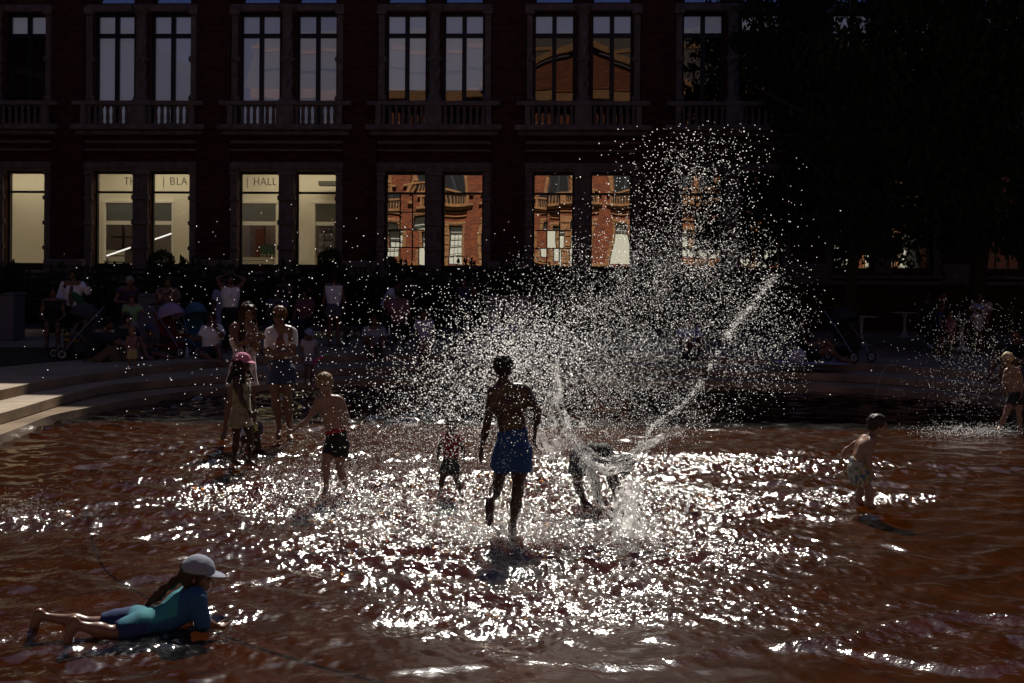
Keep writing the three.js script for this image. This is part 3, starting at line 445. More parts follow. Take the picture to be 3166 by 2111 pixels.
function handGeo(wrist, dir, side, s, curl, cell) { // dir: along the fingers; side: towards the thumb
  const d = dir.clone().normalize(), t = side.clone().addScaledVector(d, -side.dot(d)).normalize(), n = d.clone().cross(t), q = (a, b, c) => wrist.clone().addScaledVector(d, a * s).addScaledVector(t, b * s).addScaledVector(n, c * s);
  const list = [cap(q(-0.18, 0, 0), q(0.08, 0, 0), 0.145 * s, 0.15 * s), cap(q(0.12, 0.13, 0), q(0.42, 0.16, 0), 0.1 * s, 0.09 * s), cap(q(0.12, -0.12, 0), q(0.40, -0.16, 0), 0.1 * s, 0.08 * s), cap(q(0.1, 0, 0), q(0.44, 0, 0), 0.11 * s, 0.095 * s)];
  [[0.17, 0.42, 0.46], [0.06, 0.46, 0.52], [-0.06, 0.44, 0.47], [-0.165, 0.39, 0.36]].forEach(([b, a, l], i) => {
    const c = curl * (1 + 0.12 * i), m = q(a + l * 0.5 * Math.cos(c), b * 1.12, l * 0.5 * Math.sin(c)), e = q(a + l * 0.5 * Math.cos(c) + l * 0.5 * Math.cos(c * 2.1), b * 1.15, l * 0.5 * Math.sin(c) + l * 0.5 * Math.sin(c * 2.1));
    list.push(cap(q(a - 0.05, b, 0), m, 0.07 * s, 0.058 * s), cap(m, e, 0.058 * s, 0.046 * s));
  });
  const m = q(0.3, 0.34, 0.09); list.push(cap(q(0.08, 0.14, 0.03), m, 0.09 * s, 0.07 * s), cap(m, q(0.52, 0.38, 0.14), 0.066 * s, 0.05 * s));
  return meshField(list, cell, 9 / (0.1 * s));
}
// J: joints in the world. hd head centre, look where the face turns; nk, ch, pv; sL eL wL, hL kL aL tL and the same with R (L: the left of the picture when seen from the front)
function bodyParts(J, o) {
  const h = o.h, c = o.thin ?? 1, s = o.headSize, R = frameOf(J.look, J.up ?? V(0, 1, 0)), list = [];
  const lat = J.sR.clone().sub(J.sL).normalize(), spine = J.nk.clone().sub(J.pv).normalize();
  const waist = J.ws ?? mix(J.ch, J.pv, 0.55);
  const T = { chestL: J.ch.clone().addScaledVector(lat, -0.042 * h * c), chestR: J.ch.clone().addScaledVector(lat, 0.042 * h * c), waistL: waist.clone().addScaledVector(lat, -0.028 * h * c), waistR: waist.clone().addScaledVector(lat, 0.028 * h * c), sInL: mix(J.sL, J.nk, 0.28), sInR: mix(J.sR, J.nk, 0.28), waist, lat, spine };
  const torso = [cap(T.sInL, T.chestL, 0.042 * h * c, 0.062 * h * c), cap(T.sInR, T.chestR, 0.042 * h * c, 0.062 * h * c), cap(T.sInL, T.sInR, 0.036 * h * c), cap(T.chestL, T.waistL, 0.062 * h * c, 0.053 * h * c), cap(T.chestR, T.waistR, 0.062 * h * c, 0.053 * h * c), cap(T.waistL, mix(J.pv, J.hL, 0.35), 0.053 * h * c, 0.06 * h * c), cap(T.waistR, mix(J.pv, J.hR, 0.35), 0.053 * h * c, 0.06 * h * c)];
  const hips = [cap(mix(J.pv, J.hL, 0.5), mix(J.pv, J.hR, 0.5), 0.062 * h * c), cap(J.hL, mix(J.hL, J.kL, 0.2), 0.056 * h * c, 0.05 * h * c), cap(J.hR, mix(J.hR, J.kR, 0.2), 0.056 * h * c, 0.05 * h * c)];
  const neck = [cap(mix(J.nk, J.ch, 0.1), mix(J.nk, J.hd, 0.7), 0.034 * h, 0.029 * h), cap(J.nk, J.sL, 0.03 * h * c, 0.028 * h * c), cap(J.nk, J.sR, 0.03 * h * c, 0.028 * h * c)];
  const arm = (S, E, Wr) => [cap(S, mix(S, E, 0.45), 0.031 * h * c, 0.027 * h * c), cap(mix(S, E, 0.45), E, 0.027 * h * c, 0.0205 * h), cap(E, mix(E, Wr, 0.35), 0.021 * h, 0.022 * h), cap(mix(E, Wr, 0.35), Wr, 0.022 * h, 0.0135 * h)];
  const leg = (Hp, K, A, Tt) => [cap(Hp, mix(Hp, K, 0.5), 0.052 * h * c, 0.044 * h * c), cap(mix(Hp, K, 0.5), K, 0.044 * h * c, 0.031 * h), cap(K, mix(K, A, 0.35), 0.03 * h, 0.0335 * h * c), cap(mix(K, A, 0.35), A, 0.0335 * h * c, 0.018 * h), cap(A.clone().add(Tt.clone().sub(A).normalize().multiplyScalar(-0.018 * h)), mix(A, Tt, 0.3), 0.021 * h, 0.021 * h), cap(mix(A, Tt, 0.2), mix(A, Tt, 0.8), 0.02 * h, 0.019 * h), cap(mix(A, Tt, 0.8), Tt, 0.019 * h, 0.012 * h)];
  const arms = [arm(J.sL, J.eL, J.wL), arm(J.sR, J.eR, J.wR)], legs = [leg(J.hL, J.kL, J.aL, J.tL), leg(J.hR, J.kR, J.aR, J.tR)];
  return { R, T, torso, hips, neck, arms, legs, s };
}
const skins = { fair: [0.24, 0.13, 0.092], tan: [0.16, 0.076, 0.048], brown: [0.046, 0.022, 0.015], dark: [0.11, 0.055, 0.035] };
const fabricMat = new THREE.MeshPhysicalMaterial({ vertexColors: true, roughness: 0.85 }), thinFabricMat = new THREE.MeshPhysicalMaterial({ vertexColors: true, roughness: 0.95, transmission: 0.5, thickness: 0 });
const hairMats = {}, skinMats = {};
// clothes is a list of { kind, name, color | paint, ...}
function makePerson(label, J, o) {
  const h = o.h, cell = o.cell ?? 0.014, k = 95 / h * (o.kk ?? 1), B = bodyParts(J, o), g = thing('person', label, 'person', J.pv.clone().setY(Math.min(J.aL.y, J.aR.y, J.tL.y, J.tR.y, J.pv.y) - 0.02), o.group), base = g.position;
  const put = (name, geo, m, parent = g) => { const q = part(parent, name, geo.translate(-base.x, -base.y, -base.z), m); return q; };
  const s = B.s, R = B.R, q = inFrame(J.hd, R, s), skin = skinMats[o.skin] ??= mat(...skins[o.skin], o.skin === 'fair' ? 0.42 : 0.34, { sheen: 0 });
  const all = [...B.torso, ...B.hips, ...B.neck, ...B.arms[0], ...B.arms[1], ...B.legs[0], ...B.legs[1]];
  const geos = [meshField(all, cell, k, { shrink: 0.004 * h }), meshField(headPrims(J.hd, R, s), Math.min(cell, s / 24), 12 / (0.11 * s), { shrink: 0.012 * s })];
  const hs = (o.handSize ?? 0.078) * h;
  [['L', J.eL, J.wL], ['R', J.eR, J.wR]].forEach(([n, E, Wr]) => {
    const dir = J['d' + n] ?? Wr.clone().sub(E), side = J['u' + n] ?? V(0, 0.6, 1).add(B.T.lat.clone().multiplyScalar(n === 'L' ? 0.2 : -0.2));
    geos.push(handGeo(Wr, dir, side, hs, J['c' + n] ?? 0.35, Math.max(0.0045, Math.min(0.009, cell * 0.55))));
  });
  put('body', joinGeos(geos), skin);
  const hairMat = (c) => hairMats[c.join()] ??= mat(...c, 0.5, { specularIntensity: 0.45 });
  // face
  if (o.face !== false) {
    const eyeG = (e) => ell(q(e * 0.135, 0.015, 0.315), [0.06 * s, 0.032 * s, 0.04 * s], R);
    for (const e of [-1, 1]) { put('eye', meshField([eyeG(e)], s / 40, 60 / (0.1 * s)), mat(0.03, 0.02, 0.016, 0.25)); put('eyebrow', meshField([cap(q(e * 0.06, 0.1, 0.37), q(e * 0.2, 0.105, 0.3), 0.016 * s, 0.012 * s)], s / 48, 60 / (0.1 * s)), hairMat(o.hair ?? [0.03, 0.02, 0.015])); }
    put('lips', meshField([cap(q(-0.075, -0.245, 0.375), q(0.075, -0.245, 0.375), 0.02 * s)], s / 48, 60 / (0.1 * s)), mat(0.28, 0.09, 0.07, 0.45));
  }
  // hair: a shell over the skull, cut away from the face
  if (o.hair && o.hairStyle !== 'none') {
    const st = o.hairStyle ?? 'short', t = o.hairThick ?? 0.055, clipF = [[R[2].clone().multiplyScalar(0.85).addScaledVector(R[1], -0.55).normalize(), q(0, 0.26, 0.30)]], low = st === 'short' ? [[R[1].clone().negate().addScaledVector(R[2], 0.35).normalize(), q(0, -0.16, -0.2)]] : [[R[1].clone().negate(), q(0, -0.3, -0.2)]];
    const hp = [ell(q(0, 0.13, -0.07), [(0.325 + t) * s, (0.37 + t) * s, (0.40 + t) * s], R, [...clipF, ...low]), ell(q(0, -0.02, -0.16), [(0.27 + t) * s, (0.3 + t) * s, (0.3 + t) * s], R, [...clipF, ...low])];
    if (st === 'long') { const L = o.hairLength ?? 0.9; for (const [x, z, l] of [[-0.3, -0.12, 1], [0.3, -0.12, 1], [-0.18, -0.34, 1.1], [0.18, -0.34, 1.15], [0, -0.38, 1.15], [-0.34, 0.04, 0.8], [0.34, 0.04, 0.85]]) { const a = q(x, 0.12, z), m = q(x * 1.05, -0.35 * L, z * 1.05), e = J.hairTo ? m.clone().add(J.hairTo.clone().multiplyScalar(l * s * L)) : m.clone().add(V(0, -0.55 * l * L * s, 0)); e.addScaledVector(R[2], (z > 0 ? 0.5 : -0.38) * s * Math.min(1.6, L)).addScaledVector(R[0], Math.sign(x) * (z > 0 ? 0.14 : 0) * s); hp.push(cap(a, m, 0.14 * s, 0.14 * s), cap(m, e, 0.14 * s, 0.05 * s)); } }
    if (st === 'bun') hp.push(ell(q(0, 0.18, -0.5), [0.15 * s, 0.15 * s, 0.13 * s], R));
    if (st === 'tail') { const m = q(0, -0.1, -0.52), e = J.hairTo ? m.clone().add(J.hairTo.clone().multiplyScalar(s)) : q(0, -0.9, -0.55); hp.push(cap(q(0, 0.1, -0.42), m, 0.12 * s, 0.13 * s), cap(m, mix(m, e, 0.6), 0.13 * s, 0.13 * s), cap(mix(m, e, 0.6), e, 0.13 * s, 0.03 * s)); }
    put('hair', meshField(hp, Math.min(cell, s / 26), 12 / (0.1 * s), { fold: [(o.hairRough ?? 0.05) * s, 11 / s * 0.8, st === 'short' ? 9 / s : 2.2 / s] }), hairMat(o.hair));
  }
  if (o.cap) {
    const [cr, cg, cb] = o.cap, m = mat(cr, cg, cb, 0.85), cutLow = [[R[1].clone().negate(), q(0, 0.16, 0)]];
    const c = put('cap', meshField([ell(q(0, 0.17, -0.03), [0.425 * s, 0.45 * s, 0.485 * s], R, cutLow)], s / 26, 40 / (0.1 * s), { fold: [0.02 * s, 6 / s, 6 / s] }), m);
    const pts = []; for (let i = 0; i <= 10; i++) { const a = (i / 10 - 0.5) * 2.1; for (const rr of [0, 1]) pts.push([Math.sin(a) * (0.40 + 0.02 * rr), 0.17 - rr * (0.10 - 0.06 * Math.abs(Math.sin(a))), 0.02 + Math.cos(a) * 0.40 + rr * 0.34 * Math.pow(Math.max(0, Math.cos(a * 1.35)), 0.7)]); }
    const vs = [], ix = []; for (const dy of [0.012, -0.012]) for (const [x, y, z] of pts) vs.push(...q(x, y + dy, z).toArray());
    for (let i = 0; i < 10; i++) { const a = i * 2, n = 22; ix.push(a, a + 1, a + 2, a + 1, a + 3, a + 2, n + a, n + a + 2, n + a + 1, n + a + 1, n + a + 2, n + a + 3, a + 1, n + a + 1, a + 3, n + a + 1, n + a + 3, a + 3); }
    const bg = new THREE.BufferGeometry(); bg.setAttribute('position', new THREE.Float32BufferAttribute(vs, 3)); bg.setIndex(ix); bg.computeVertexNormals(); put('brim', bg, m, c);
    put('button', meshField([ell(q(0, 0.60, -0.03), [0.035 * s, 0.02 * s, 0.035 * s], R)], s / 48, 60 / (0.1 * s)), m, c);
  }
  if (o.glasses) {
    const m = mat(0.01, 0.01, 0.012, 0.12), l = [ell(q(-0.16, 0.0, 0.37), [0.135 * s, 0.105 * s, 0.03 * s], R), ell(q(0.16, 0.0, 0.37), [0.135 * s, 0.105 * s, 0.03 * s], R), cap(q(-0.05, 0.04, 0.39), q(0.05, 0.04, 0.39), 0.018 * s)];
    for (const e of [-1, 1]) l.push(cap(q(e * 0.29, 0.05, 0.34), q(e * 0.36, 0.04, -0.02), 0.016 * s));
    put('sunglasses', meshField(l, s / 44, 50 / (0.1 * s)), m);
  }
  // clothes
  const inflate = (list, e, clips) => list.map((p) => ({ ...p, ra: p.ra + e, rb: p.rb + e, clips: [...(p.clips ?? []), ...(clips ?? [])] }));
  for (const c of o.clothes ?? []) {
    const e = (c.loose ?? 0.008) * h, paint = c.paint ?? (() => c.color), fold = [(c.fold ?? 0.006) * h, 9 / h * 1.6, 5 / h * 1.6]; let prims = [];
    const spine = B.T.spine, up = (t) => mix(J.pv, J.nk, t), down = spine.clone().negate();
    if (c.kind === 'shorts' || c.kind === 'trousers') {
      const waistC = [[spine, up(c.waist ?? 0.22)]];
      prims.push(...inflate(B.hips.slice(0, 1), e, waistC), ...inflate(B.torso.slice(5), e, waistC));
      [[J.hL, J.kL, J.aL], [J.hR, J.kR, J.aR]].forEach(([Hp, K, A]) => { const t = c.len ?? 0.55, d = K.clone().sub(Hp).normalize(), flare = (c.flare ?? 0.012) * h;
        if (t <= 1) { const end = mix(Hp, K, t); prims.push(cap(Hp, mix(Hp, K, t + 0.1), 0.058 * h * (o.thin ?? 1) + e, 0.046 * h * (o.thin ?? 1) + e + flare, [[d, end], ...waistC])); }
        else { const d2 = A.clone().sub(K).normalize(), end = mix(K, A, t - 1); prims.push(cap(Hp, K, 0.056 * h + e, 0.036 * h + e), cap(K, mix(K, A, t - 0.95), 0.036 * h + e, 0.03 * h + e + flare, [[d2, end]])); } });
    }
    if (c.kind === 'top' || c.kind === 'dress') {
      const hemC = c.kind === 'top' ? [[down, up(c.hem ?? 0.1)]] : [], neckC = [[spine, up(c.neck ?? 0.99)]];
      prims.push(...inflate(B.torso, e, [...hemC, ...neckC]));
      if (c.low) prims.push(...inflate(B.hips.slice(0, 1), e, hemC));
      if (c.sleeve) [[J.sL, J.eL, J.wL], [J.sR, J.eR, J.wR]].forEach(([S, E, Wr]) => { const t = c.sleeve, d = E.clone().sub(S).normalize(); if (t <= 1) prims.push(cap(S, mix(S, E, t + 0.1), 0.035 * h + e, 0.029 * h + e + 0.008 * h, [[d, mix(S, E, t)]])); else { const d2 = Wr.clone().sub(E).normalize(); prims.push(cap(S, E, 0.034 * h + e, 0.025 * h + e), cap(E, mix(E, Wr, t - 0.9), 0.025 * h + e, 0.019 * h + e, [[d2, mix(E, Wr, t - 1)]])); } });
      if (c.kind === 'dress') { const bottom = c.bottom, top = up(c.flareFrom ?? 0.35), d = bottom.clone().sub(top).normalize(), far = bottom.clone().addScaledVector(d, 0.12 * h), rb = (c.width ?? 0.13) * h, off = B.T.lat.clone().multiplyScalar((c.spread ?? 0.03) * h); for (const sgn of [-1, 1]) prims.push(cap(top.clone().addScaledVector(off, sgn * 0.6), far.clone().addScaledVector(off, sgn * 1.6), 0.055 * h + e, rb, [[d, bottom]])); }
    }
    if (c.kind === 'suit') { // close-fitting one piece with sleeves and legs
      prims.push(...inflate(B.torso, e), ...inflate(B.hips, e));
      [[J.sL, J.eL, J.wL], [J.sR, J.eR, J.wR]].forEach(([S, E, Wr]) => { const d2 = Wr.clone().sub(E).normalize(); prims.push(cap(S, E, 0.033 * h + e, 0.023 * h + e), cap(E, Wr, 0.024 * h + e, 0.016 * h + e, [[d2, mix(E, Wr, c.sleeveTo ?? 0.35)]])); });
      [[J.hL, J.kL], [J.hR, J.kR]].forEach(([Hp, K]) => { const d = K.clone().sub(Hp).normalize(); prims.push(cap(Hp, mix(Hp, K, 0.5), 0.052 * h + e, 0.045 * h + e), cap(mix(Hp, K, 0.5), K, 0.045 * h + e, 0.033 * h + e, [[d, mix(Hp, K, c.legTo ?? 0.85)]])); });
      prims.push(cap(J.nk, mix(J.nk, J.hd, 0.35), 0.036 * h, 0.034 * h, [[J.hd.clone().sub(J.nk).normalize(), mix(J.nk, J.hd, 0.3)]]));
    }
    if (c.kind === 'custom') prims = c.prims(J, B, h);
    put(c.name, meshField(prims, c.cell ?? cell, (c.k ?? 170) / h, { fold, color: paint, shrink: c.shrink ?? 0.002 * h }), c.thin ? thinFabricMat : fabricMat);
  }
  return g;
}
// patterns printed on cloth
const dots = (base, dot, f = 40, t = 0.72) => (x, y, z) => noise(x * f, y * f, z * f) > t ? dot : base;
const floral = (base, list, f = 22) => (x, y, z) => { const n = noise(x * f, y * f, z * f), m = noise(x * f * 0.9 + 40, y * f * 0.9, z * f * 0.9); return n > 0.66 ? list[0] : m > 0.66 ? list[1] : n < 0.25 ? list[2] ?? base : base; };
// joints given as picture places: { name: [px, py, dz] } about distance d (dz: metres nearer to the viewer)
function joints(d, list) { const J = {}; for (const [n, [x, y, dz = 0]] of Object.entries(list)) J[n] = P(x, y, d - dz); return J; }
// ---------------------------------------------------------------- people in the pool
{ // the boy running, seen from behind
  const J = joints(8.78, { hd: [1554, 1140], nk: [1557, 1190], ch: [1578, 1252], ws: [1583, 1315], pv: [1586, 1366], sL: [1523, 1217], sR: [1630, 1212], eL: [1506, 1308, 0.04], wL: [1488, 1394, 0.0], eR: [1663, 1272, 0.1], wR: [1653, 1348, -0.02], hL: [1562, 1392], hR: [1610, 1394], kL: [1537, 1506, -0.16], aL: [1514, 1556, 0.12], tL: [1513, 1622, 0.2], kR: [1600, 1524, -0.05], aR: [1584, 1630, 0.02], tR: [1582, 1650, -0.12] });
  J.look = V(-0.25, 0.02, -1); J.dL = V(-0.25, -1, 0.05); J.dR = V(-0.1, -1, 0); J.uL = V(0.3, 0, -1); J.uR = V(-0.3, 0, -1);
  makePerson('shirtless boy in blue swim trunks running away through the spray at the centre', J, { h: 1.38, thin: 0.94, headSize: 0.2, skin: 'brown', hair: [0.012, 0.009, 0.008], hairRough: 0.09, hairThick: 0.06, cell: 0.011, clothes: [{ kind: 'shorts', name: 'swim_trunks', color: [0.010, 0.045, 0.17], len: 0.46, waist: 0.22, loose: 0.012, flare: 0.016, fold: 0.011 }] });
}
{ // the small boy with outstretched arm
  const J = joints(10.4, { hd: [1005, 1188], nk: [1011, 1229], ch: [1027, 1268], pv: [1042, 1354], sL: [986, 1243], sR: [1052, 1240], eL: [948, 1302, 0.05], wL: [904, 1333, 0.1], eR: [1073, 1288, -0.04], wR: [1062, 1330, -0.14], hL: [1028, 1372], hR: [1058, 1374], kL: [1007, 1436, 0.07], aL: [1009, 1508], tL: [1003, 1522, 0.14], kR: [1050, 1446, 0.03], aR: [1073, 1510, -0.05], tR: [1080, 1522, 0.08] });
  J.look = V(0.55, -0.12, 0.83); J.dL = V(-1, -0.45, 0.2); J.uL = V(0, 1, 0.3);
  makePerson('small shirtless boy in black trunks with a red waistband, arm stretched out', J, { h: 1.14, thin: 1.0, headSize: 0.205, skin: 'fair', hair: [0.20, 0.12, 0.06], cell: 0.011, clothes: [{ kind: 'shorts', name: 'swim_trunks', color: [0.012, 0.012, 0.014], len: 0.55, waist: 0.15, loose: 0.008, flare: 0.008 }, { kind: 'custom', name: 'waistband', color: [0.28, 0.012, 0.012], fold: 0.001, prims: (J, B, h) => { const s = B.T.spine, a = mix(J.pv, J.nk, 0.12), b = mix(J.pv, J.nk, 0.24); return B.torso.slice(5).map((p) => ({ ...p, ra: p.ra + 0.010 * h, rb: p.rb + 0.010 * h, clips: [[s, b], [s.clone().negate(), a]] })); } }] });
}
{ // girl in the pink cap, walking to the right
  const J = joints(12.05, { hd: [750, 1124], nk: [747, 1163], ch: [746, 1200], pv: [745, 1278], sL: [731, 1176, 0.05], sR: [760, 1176, -0.12], eL: [747, 1234, 0.14], wL: [772, 1272, 0.14], eR: [778, 1232, -0.2], wR: [790, 1268, -0.14], hL: [733, 1293, 0.05], hR: [760, 1293, -0.06], kL: [731, 1355, 0.04], aL: [724, 1424, 0.03], tL: [744, 1434, 0.06], kR: [775, 1354, -0.08], aR: [770, 1427, -0.1], tR: [790, 1437, -0.06] });
  J.look = V(1, -0.05, 0.32); J.dL = V(0.45, -1, 0); J.uL = V(1, 0.3, 0); J.hairTo = V(-0.12, -0.75, 0);
  makePerson('girl in a pink cap and pale patterned romper walking through the pool', J, { h: 1.16, thin: 0.95, headSize: 0.2, skin: 'brown', hair: [0.012, 0.009, 0.008], hairStyle: 'long', hairLength: 0.9, cap: [0.52, 0.16, 0.28], cell: 0.011, clothes: [{ kind: 'dress', name: 'romper', paint: floral([0.42, 0.36, 0.20], [[0.26, 0.21, 0.10], [0.52, 0.46, 0.32], [0.34, 0.28, 0.12]], 26), bottom: P(744, 1316, 12.05), neck: 0.93, flareFrom: 0.5, width: 0.135, spread: 0.012, loose: 0.01, fold: 0.03, thin: true }, { kind: 'custom', name: 'straps', color: [0.42, 0.36, 0.20], fold: 0.001, prims: (J, B, h) => [cap(mix(J.sL, J.nk, 0.35).add(V(0, 0.02, 0)), mix(J.sL, J.ch, 0.6).add(V(0.03, 0, 0.05)), 0.012 * h), cap(mix(J.sR, J.nk, 0.35).add(V(0, 0.02, 0)), mix(J.sR, J.ch, 0.6), 0.012 * h)] }] });
}
{ // woman in the white dress
  const J = joints(13.8, { hd: [766, 968], nk: [758, 1008], ch: [753, 1050], ws: [753, 1085], pv: [752, 1124], sL: [722, 1016, 0.02], sR: [782, 1020, 0], eL: [737, 1064, 0.2], wL: [800, 1042, 0.36], eR: [797, 1080, 0.1], wR: [788, 1050, 0.26], hL: [733, 1144, 0.03], hR: [771, 1144, -0.02], kL: [712, 1240, 0.06], aL: [694, 1344, -0.02], tL: [690, 1356, 0.16], kR: [778, 1244, 0.02], aR: [787, 1344, -0.05], tR: [798, 1356, 0.1] });
  J.look = V(0.62, -0.18, 0.75); J.dL = V(1, 0.1, 0.1); J.dR = V(-0.15, 0.9, 0.3); J.uL = V(0, 1, 0.2); J.cL = 0.5; J.cR = 0.7; J.hairTo = V(0.02, -1.15, 0.06);
  makePerson('long-haired woman in a short white dotted dress pointing with one hand', J, { h: 1.66, thin: 0.9, headSize: 0.235, skin: 'tan', hair: [0.035, 0.015, 0.007], hairStyle: 'long', hairLength: 1.5, hairThick: 0.07, hairRough: 0.12, cell: 0.013, clothes: [{ kind: 'dress', name: 'sun_dress', paint: dots([0.88, 0.74, 0.76], [0.20, 0.12, 0.14], 42, 0.70), bottom: P(751, 1192, 13.8), neck: 0.84, flareFrom: 0.42, width: 0.105, spread: 0.022, loose: 0.007, fold: 0.022, thin: true }, { kind: 'custom', name: 'straps', color: [0.88, 0.74, 0.76], fold: 0.001, prims: (J, B, h) => [-1, 1].map((e) => { const S = e < 0 ? J.sL : J.sR; return cap(mix(S, J.nk, 0.35).add(V(0, 0.035, 0.02)), mix(S, J.ch, 0.5).add(V(0, 0, 0.1)), 0.008 * h); }) }] });
}
{ // woman with sunglasses and crossed arms
  const J = joints(14.0, { hd: [863, 976], nk: [868, 1012], ch: [870, 1056], ws: [868, 1092], pv: [866, 1132], sL: [838, 1030], sR: [903, 1027], eL: [829, 1096, 0.06], wL: [884, 1094, 0.24], eR: [908, 1092, 0.06], wR: [838, 1084, 0.28], hL: [846, 1148], hR: [889, 1148], kL: [853, 1243, 0.05], aL: [866, 1338, -0.02], tL: [860, 1352, 0.16], kR: [889, 1243, 0.03], aR: [897, 1350, -0.03], tR: [904, 1362, 0.15] });
  J.look = V(-0.15, -0.05, 1); J.dL = V(1, 0.15, 0.1); J.dR = V(-1, 0.1, 0.1); J.uL = V(0, 1, 0); J.uR = V(0, 1, 0); J.cL = 0.6; J.cR = 0.6;
  makePerson('woman in sunglasses, open white shirt and denim shorts with her arms crossed', J, { h: 1.67, thin: 0.9, headSize: 0.228, skin: 'tan', hair: [0.13, 0.06, 0.028], hairStyle: 'bun', hairRough: 0.08, glasses: true, cell: 0.013, clothes: [
    { kind: 'top', name: 'red_top', color: [0.30, 0.015, 0.018], hem: 0.2, neck: 0.72, loose: 0.004 },
    { kind: 'custom', name: 'shirt', color: [0.85, 0.82, 0.88], thin: true, fold: 0.02, loose: 0.012, prims: (J, B, h) => { const e = 0.007 * h, open = (sgn) => [[B.T.lat.clone().multiplyScalar(-sgn).addScaledVector(V(0, 0, 1), 0.55).normalize(), J.ch.clone().addScaledVector(B.T.lat, sgn * 0.012 * h).add(V(0, 0, 0.03 * h))]], hem = [[B.T.spine.clone().negate(), mix(J.pv, J.nk, 0.2)]]; const l = [];
      for (const sgn of [-1, 1]) { const N = sgn < 0 ? 'L' : 'R', S = J['s' + N], E = J['e' + N], d = E.clone().sub(S).normalize(); l.push(...B.torso.filter((p, i) => i !== 2 && (sgn < 0 ? [0, 3, 5] : [1, 4, 6]).includes(i)).map((p) => ({ ...p, ra: p.ra + e, rb: p.rb + e, clips: [...open(sgn), ...hem] })), cap(S, mix(S, E, 0.8), 0.033 * h + e, 0.031 * h + e, [[d, mix(S, E, 0.66)]]), cap(J.nk.clone().addScaledVector(B.T.lat, sgn * 0.03 * h), J.nk.clone().addScaledVector(B.T.lat, sgn * 0.045 * h).add(V(0, -0.07 * h, 0.05 * h)), 0.016 * h)); }
      return l; } },
    { kind: 'shorts', name: 'denim_shorts', color: [0.028, 0.038, 0.085], len: 0.42, waist: 0.2, loose: 0.008, flare: 0.016, fold: 0.01 }] });
}
{ // toddler bending down behind the girl in the cap
  const J = joints(13.0, { hd: [757, 1348, 0.05], nk: [770, 1330], ch: [780, 1322], pv: [795, 1318, -0.1], sL: [764, 1334, 0.08], sR: [774, 1328, -0.1], eL: [752, 1362, 0.1], wL: [748, 1386, 0.1], eR: [770, 1362, -0.12], wR: [762, 1386, -0.1], hL: [796, 1326, -0.04], hR: [800, 1322, -0.16], kL: [788, 1354, 0.0], aL: [797, 1388, -0.06], tL: [784, 1394, 0], kR: [796, 1352, -0.18], aR: [804, 1386, -0.2], tR: [792, 1392, -0.16] });
  J.look = V(-0.8, -0.6, 0.3); J.up = V(-0.6, 0.75, 0.2);
  makePerson('toddler in a white cap bending down behind the girl in the pink cap', J, { h: 0.82, headSize: 0.17, skin: 'brown', hair: [0.02, 0.014, 0.01], cap: [0.5, 0.5, 0.62], face: false, cell: 0.012, clothes: [{ kind: 'top', name: 'shirt', color: [0.45, 0.40, 0.12], hem: 0.05, sleeve: 0.5, loose: 0.012 }, { kind: 'shorts', name: 'shorts', color: [0.05, 0.05, 0.09], len: 0.6, loose: 0.012 }] });
}
{ // toddler in red behind the spray
  const J = joints(10.45, { hd: [1397, 1310], nk: [1396, 1340], ch: [1394, 1366], pv: [1391, 1430], sL: [1372, 1350], sR: [1418, 1350], eL: [1358, 1386, 0.05], wL: [1352, 1420, 0.1], eR: [1432, 1386, 0.05], wR: [1436, 1420, 0.1], hL: [1380, 1442], hR: [1404, 1442], kL: [1366, 1484, 0.04], aL: [1362, 1522], tL: [1356, 1530, 0.1], kR: [1412, 1482, 0.04], aR: [1424, 1520], tR: [1430, 1530, 0.1] });
  J.look = V(0.2, -0.3, 0.9);
  makePerson('toddler in a red top standing with legs apart behind the spray', J, { h: 0.78, headSize: 0.165, skin: 'brown', hair: [0.03, 0.02, 0.012], cell: 0.011, clothes: [{ kind: 'top', name: 'red_top', color: [0.20, 0.012, 0.016], hem: 0.1, sleeve: 0.5, loose: 0.01 }, { kind: 'shorts', name: 'shorts', color: [0.03, 0.03, 0.035], len: 0.6, loose: 0.012 }] });
}
{ // child bent double behind the splash
  const J = joints(9.95, { hd: [1930, 1440, 0.05], nk: [1902, 1420], ch: [1868, 1402], ws: [1832, 1396], pv: [1795, 1404], sL: [1888, 1424, 0.14], sR: [1884, 1416, -0.14], eL: [1884, 1480, 0.2], wL: [1900, 1530, 0.16], eR: [1896, 1470, -0.2], wR: [1918, 1514, -0.16], hL: [1790, 1418, 0.07], hR: [1794, 1414, -0.09], kL: [1784, 1490, 0.14], aL: [1806, 1556, 0.05], tL: [1830, 1568, 0.08], kR: [1840, 1480, -0.16], aR: [1852, 1546, -0.18], tR: [1876, 1556, -0.14] });
  J.look = V(0.75, -0.65, 0.1); J.up = V(0.65, 0.75, 0);
  makePerson('child in dark clothes bent double behind the glassy arc of water', J, { h: 1.15, headSize: 0.19, skin: 'brown', hair: [0.015, 0.01, 0.008], cell: 0.012, clothes: [{ kind: 'shorts', name: 'shorts', color: [0.02, 0.02, 0.024], len: 0.7, waist: 0.25, loose: 0.014 }, { kind: 'top', name: 'shirt', color: [0.012, 0.011, 0.012], hem: 0.1, sleeve: 0.5, loose: 0.012 }] });
}
